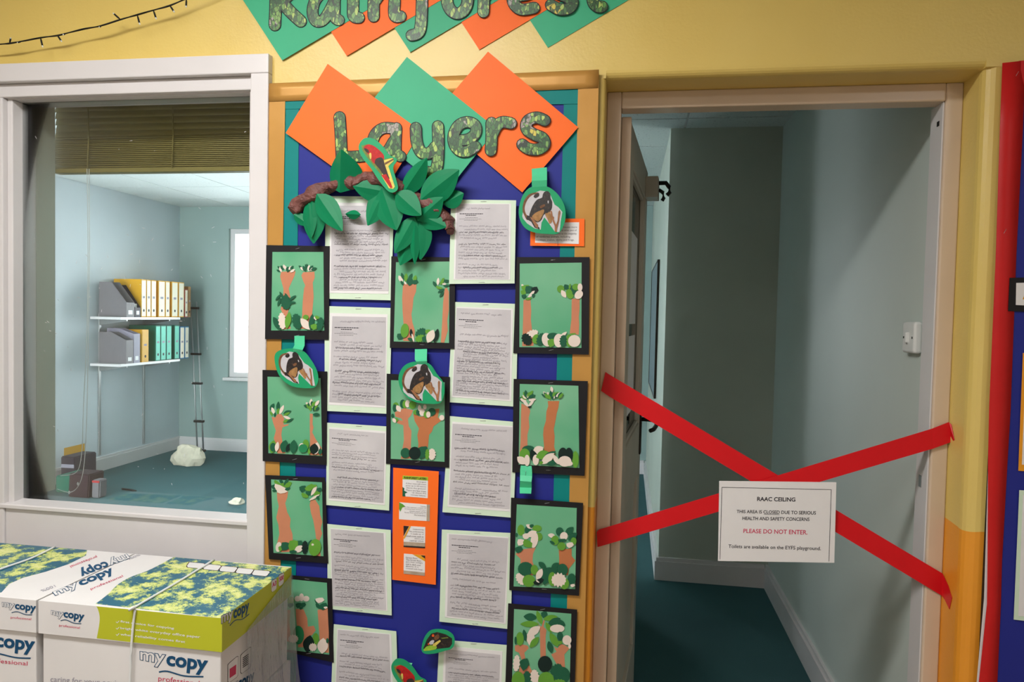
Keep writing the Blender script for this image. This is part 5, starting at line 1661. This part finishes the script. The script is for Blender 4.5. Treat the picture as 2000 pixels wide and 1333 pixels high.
up = thing('shelf_uprights', 'pair of slotted metal uprights fixed to the pale blue wall', 'bracket')
for y in (shelf_y0 + .12, shelf_y1 - .12):
    o = box('upright', (SX, y - .012, .14), (SX + .011, y + .012, z1 + .03), M_METAL, up, .001)
# files; y positions measured along the shelf fronts
def fy(px, x=SX + .29):
    return UX(px, 580, x).y


def binder(px0, px1, z, h, side, spine, label, depth=.27, deco='print', group='files on the wall shelves'):
    y0, y1 = fy(px0) + .002, fy(px1) - .002
    t = thing('ring_binder', label, 'file', group)
    xf = SX + .295
    box('cover', (xf - depth, y0, z), (xf, y1, z + h), side, t, .003)
    w_ = y1 - y0
    box('spine_label', (xf, y0 + w_ * .1, z + h * .03), (xf + .0012, y1 - w_ * .1, z + h * .97), spine, t)
    c = Vector((xf + .0014, (y0 + y1) / 2, z + h * .18))
    v = []
    for k in range(12):
        a = 2 * math.pi * k / 12
        v.append((xf + .0016, c.y + math.cos(a) * min(.011, w_ * .32), c.z + math.sin(a) * .013))
    mesh('finger_ring', v, [tuple(range(12))], M_PRINT, t)
    box('lettering', (xf + .0012, y0 + w_ * .3, z + h * .5), (xf + .0018, y1 - w_ * .3, z + h * .56), M_LGREY, t)


def magfile(px0, px1, z, h, m, label, cut=.45, depth=.26):
    y0, y1 = fy(px0) + .002, fy(px1) - .002
    t = thing('magazine_file', label, 'file', 'files on the wall shelves')
    xf = SX + .295; xb = xf - depth
    pr = [(xb, z), (xf, z), (xf, z + h * cut), (xb + depth * .45, z + h), (xb, z + h)]
    for ya, yb, nm in ((y0, y0 + .004, 'side_panel'), (y1 - .004, y1, 'side_panel')):
        prism(nm, [Vector((a, ya, b)) for a, b in pr], NW, yb - ya, m, t)
    box('front_panel', (xf - .004, y0 + .004, z), (xf, y1 - .004, z + h * cut), m, t)
    box('back_panel', (xb, y0 + .004, z), (xb + .004, y1 - .004, z + h), m, t)
    box('base_panel', (xb + .004, y0 + .004, z), (xf - .004, y1 - .004, z + .004), m, t)
    box('loose_papers', (xb + .01, y0 + .008, z + .004), (xf - .03, y1 - .008, z + h * .42), M_PAPER, t)
    box('label_patch', (xf, y0 + (y1 - y0) * .25, z + h * .08), (xf + .001, y1 - (y1 - y0) * .25, z + h * .2), M_PAPER, t)


H = .335
magfile(245.5, 262, z1, .30, M_GREYBOX, 'grey magazine file at the near end of the upper shelf', .42)
box_ = [(274.5, 285.5), (285.5, 294), (294, 302)]
names = ['first', 'second', 'third', 'fourth', 'fifth', 'sixth', 'seventh']
magfile(262.5, 274, z1, .28, M_PURP, 'dark purple magazine file between the grey file and the yellow binders', .3)
for i, (a, b) in enumerate([(274.5, 285), (285, 294), (294, 304.5), (308, 322), (322, 331), (334, 347), (347.5, 359)]):
    binder(a, b, z1, H, M_YEL, M_CREAMSP, '%s yellow ring binder from the left on the upper shelf' % names[i])
binder(360, 366, z1, .27, M_REDF, M_CREAMSP, 'red ring binder at the far end of the upper shelf')
binder(366.3, 372, z1, .30, M_TAN, M_TAN, 'brown card folder beside the red binder on the upper shelf')
magfile(245.5, 260, z2, .27, M_GREYBOX, 'grey magazine file at the near end of the lower shelf', .75)
magfile(260.5, 273, z2, .30, mat('lilac_grey_card', (150, 146, 162), .5), 'lilac grey magazine file behind the grey one on the lower shelf', .85)
binder(276, 290, z2, .29, M_YEL, M_YEL, 'yellow ring binder standing alone on the lower shelf')
for i, (a, b) in enumerate([(303, 313), (313, 324), (324, 335), (340, 350)]):
    binder(a, b, z2, .325, M_AQUAD, M_AQUA, '%s aqua spined ring binder from the left on the lower shelf' % names[i])
for i, (a, b) in enumerate([(351, 360), (360.5, 368.5)]):
    binder(a, b, z2, .31, M_BLUEF, M_CREAMSP, '%s blue ring binder from the left on the lower shelf' % names[i])

# narrow ladder leaning in the corner
ld = thing('telescopic_ladder', 'slim metal ladder with black joints leaning in the far corner', 'ladder')
top = U(378, 590, RY1 - .06); bot = U(392, 880, RY1 - .36); bot.z = 0
sd = Vector((.032, 0, 0))
for s_ in (-1, 1):
    tube('rail', [bot + sd * s_, bot + (top - bot) * .5 + sd * s_, top + sd * s_], .007, M_METAL, ld, 8, [.008, .007, .006])
for row in (602, 690, 745, 815, 868):
    k = (row - 590) / (880 - 590)
    c = top + (bot - top) * k
    box('joint', (c.x - .05, c.y - .018, c.z - .011), (c.x + .05, c.y + .018, c.z + .011), M_WIRE, ld, .004)

# rubble, pen, scrap
def chunk(name, c, size, m, label, cat, seed, flat=.5):
    bm = bmesh.new()
    bmesh.ops.create_icosphere(bm, subdivisions=3, radius=1)
    for v in bm.verts:
        n_ = 1 + .35 * noise.noise(v.co * 1.4 + Vector((seed, 0, 0))) + .12 * noise.noise(v.co * 5 + Vector((seed, 3, 0)))
        v.co = Vector((v.co.x * size[0] * n_, v.co.y * size[1] * n_, v.co.z * size[2] * n_))
    zmin = -size[2] * .55
    for v in bm.verts:
        v.co.z = max(v.co.z, zmin) - zmin
        v.co += Vector(c)
    return tag(bmobj(name, bm, m), label, cat)


c = UZ(368, 908, 0); chunk('plaster_lump', (c.x, c.y, 0), (.15, .10, .13), M_PLASTER, 'broken cream plaster lump on the teal carpet by the far corner', 'rubble', 2)
c = UZ(463, 985, 0); chunk('plaster_scrap', (c.x, c.y, 0), (.05, .035, .03), M_PLASTER, 'small pale plaster scrap on the carpet near the window', 'rubble', 5)
a = UZ(238, 957, 0); b = UZ(266, 961, 0)
a.z = b.z = .008
tag(tube('felt_pen', [a, a + (b - a) * .1, a + (b - a) * .7, b], .007, M_WIRE, None, 8, [.005, .008, .008, .004]), 'black felt pen lying on the teal carpet', 'pen')

# files piled on the floor at the left
FB = UZ(165, 1010, 0)
def fbox(nm, q, h, dpt, m, label, cat, tilt=0, stripe=None):
    """box file standing on the floor: q = left and right photo columns at floor height"""
    y0 = FB.y - .1
    return None


def floorfile(name, pxa, pxb, pya, ydep, m, label, lean=0.0, stripe=None, depth=.24):
    """upright file: near face on the plane y = ydep between the two columns, top at row pya, standing on the floor"""
    A = U(pxa, pya, ydep); B = U(pxb, pya, ydep)
    t = thing(name, label, 'file', 'files piled on the carpet')
    w_ = B.x - A.x; h = A.z
    bm = bmesh.new()
    vs = box_bm(bm, (A.x, ydep, .002), (B.x, ydep + depth, h))
    for v in bm.verts:
        if v.co.z > .1:
            v.co.x += lean
    bmesh.ops.bevel(bm, geom=bm.edges[:], offset=.008, segments=2, affect='EDGES')
    bmobj('case', bm, m, t)
    if stripe:
        (s0, s1, mm) = stripe
        f = lambda s: Vector((A.x + lean * s, ydep - .001, h * s))
        prism('label_band', [f(s0) + Vector((w_ * .05, 0, 0)), f(s0) + Vector((w_ * .95, 0, 0)), f(s1) + Vector((w_ * .95, 0, 0)), f(s1) + Vector((w_ * .05, 0, 0))], NW, .0008, mm, t)
    return t


floorfile('box_file', 100, 124, 873, 3.32, M_YEL, 'yellow file standing on the carpet behind the window frame')
floorfile('box_file', 118, 146, 892, 3.20, M_PURP, 'dark purple box file with a pale band on the carpet', 0, (.62, .74, M_LGREY))
floorfile('box_file', 108, 138, 930, 3.00, M_AQUAD, 'dark teal box file low in the pile of files')
floorfile('box_file', 132, 172, 925, 2.90, M_MAROON, 'maroon box file in the pile on the carpet', .01, None, .16)
floorfile('box_file', 178, 194, 938, 2.92, M_GREYBOX, 'grey box file with red edges at the right end of the pile', .005, (.86, .97, M_REDF), .08)

# grey pin board on the side of the partition
a = UX(1286, 513, PXL); b = UX(1266, 560, PXL)
pb = thing('pin_board', 'grey pin board on the bright wall seen past the open door', 'notice board')
zt = UX(1286, 515, PXL).z; zb = UX(1281, 776, PXL).z
ya = UX(1285, 650, PXL).y; yb = ya + 1.2
box('panel', (PXL - .012, ya, zb), (PXL - .0015, yb, zt), M_PANEL, pb)
for (y0, y1, z0, z1_) in ((ya - .008, ya, zb - .008, zt + .008), (yb, yb + .008, zb - .008, zt + .008), (ya, yb, zt, zt + .008), (ya, yb, zb - .008, zb)):
    box('edge_trim', (PXL - .016, y0, z0), (PXL - .0015, y1, z1_), M_DARKMETAL, pb)

# ================================================================== origins: every object at the base of its own shape
def world_bounds(o):
    pts = []
    if o.type == 'MESH':
        pts += [v.co.copy() for v in o.data.vertices]
    for c in o.children:
        pts += world_bounds(c)
    return pts


def place(o, parent_origin):
    pts = world_bounds(o)
    if not pts:
        return
    lo = [min(p[i] for p in pts) for i in range(3)]; hi = [max(p[i] for p in pts) for i in range(3)]
    org = Vector(((lo[0] + hi[0]) / 2, (lo[1] + hi[1]) / 2, lo[2]))
    kids = list(o.children)
    for c in kids:
        place(c, org)
    if o.type == 'MESH':
        o.data.transform(Matrix.Translation(-org))
    o.location = org - parent_origin


for o in list(sc.objects):
    if o.parent is None and o.type in ('MESH', 'EMPTY'):
        place(o, Vector((0, 0, 0)))
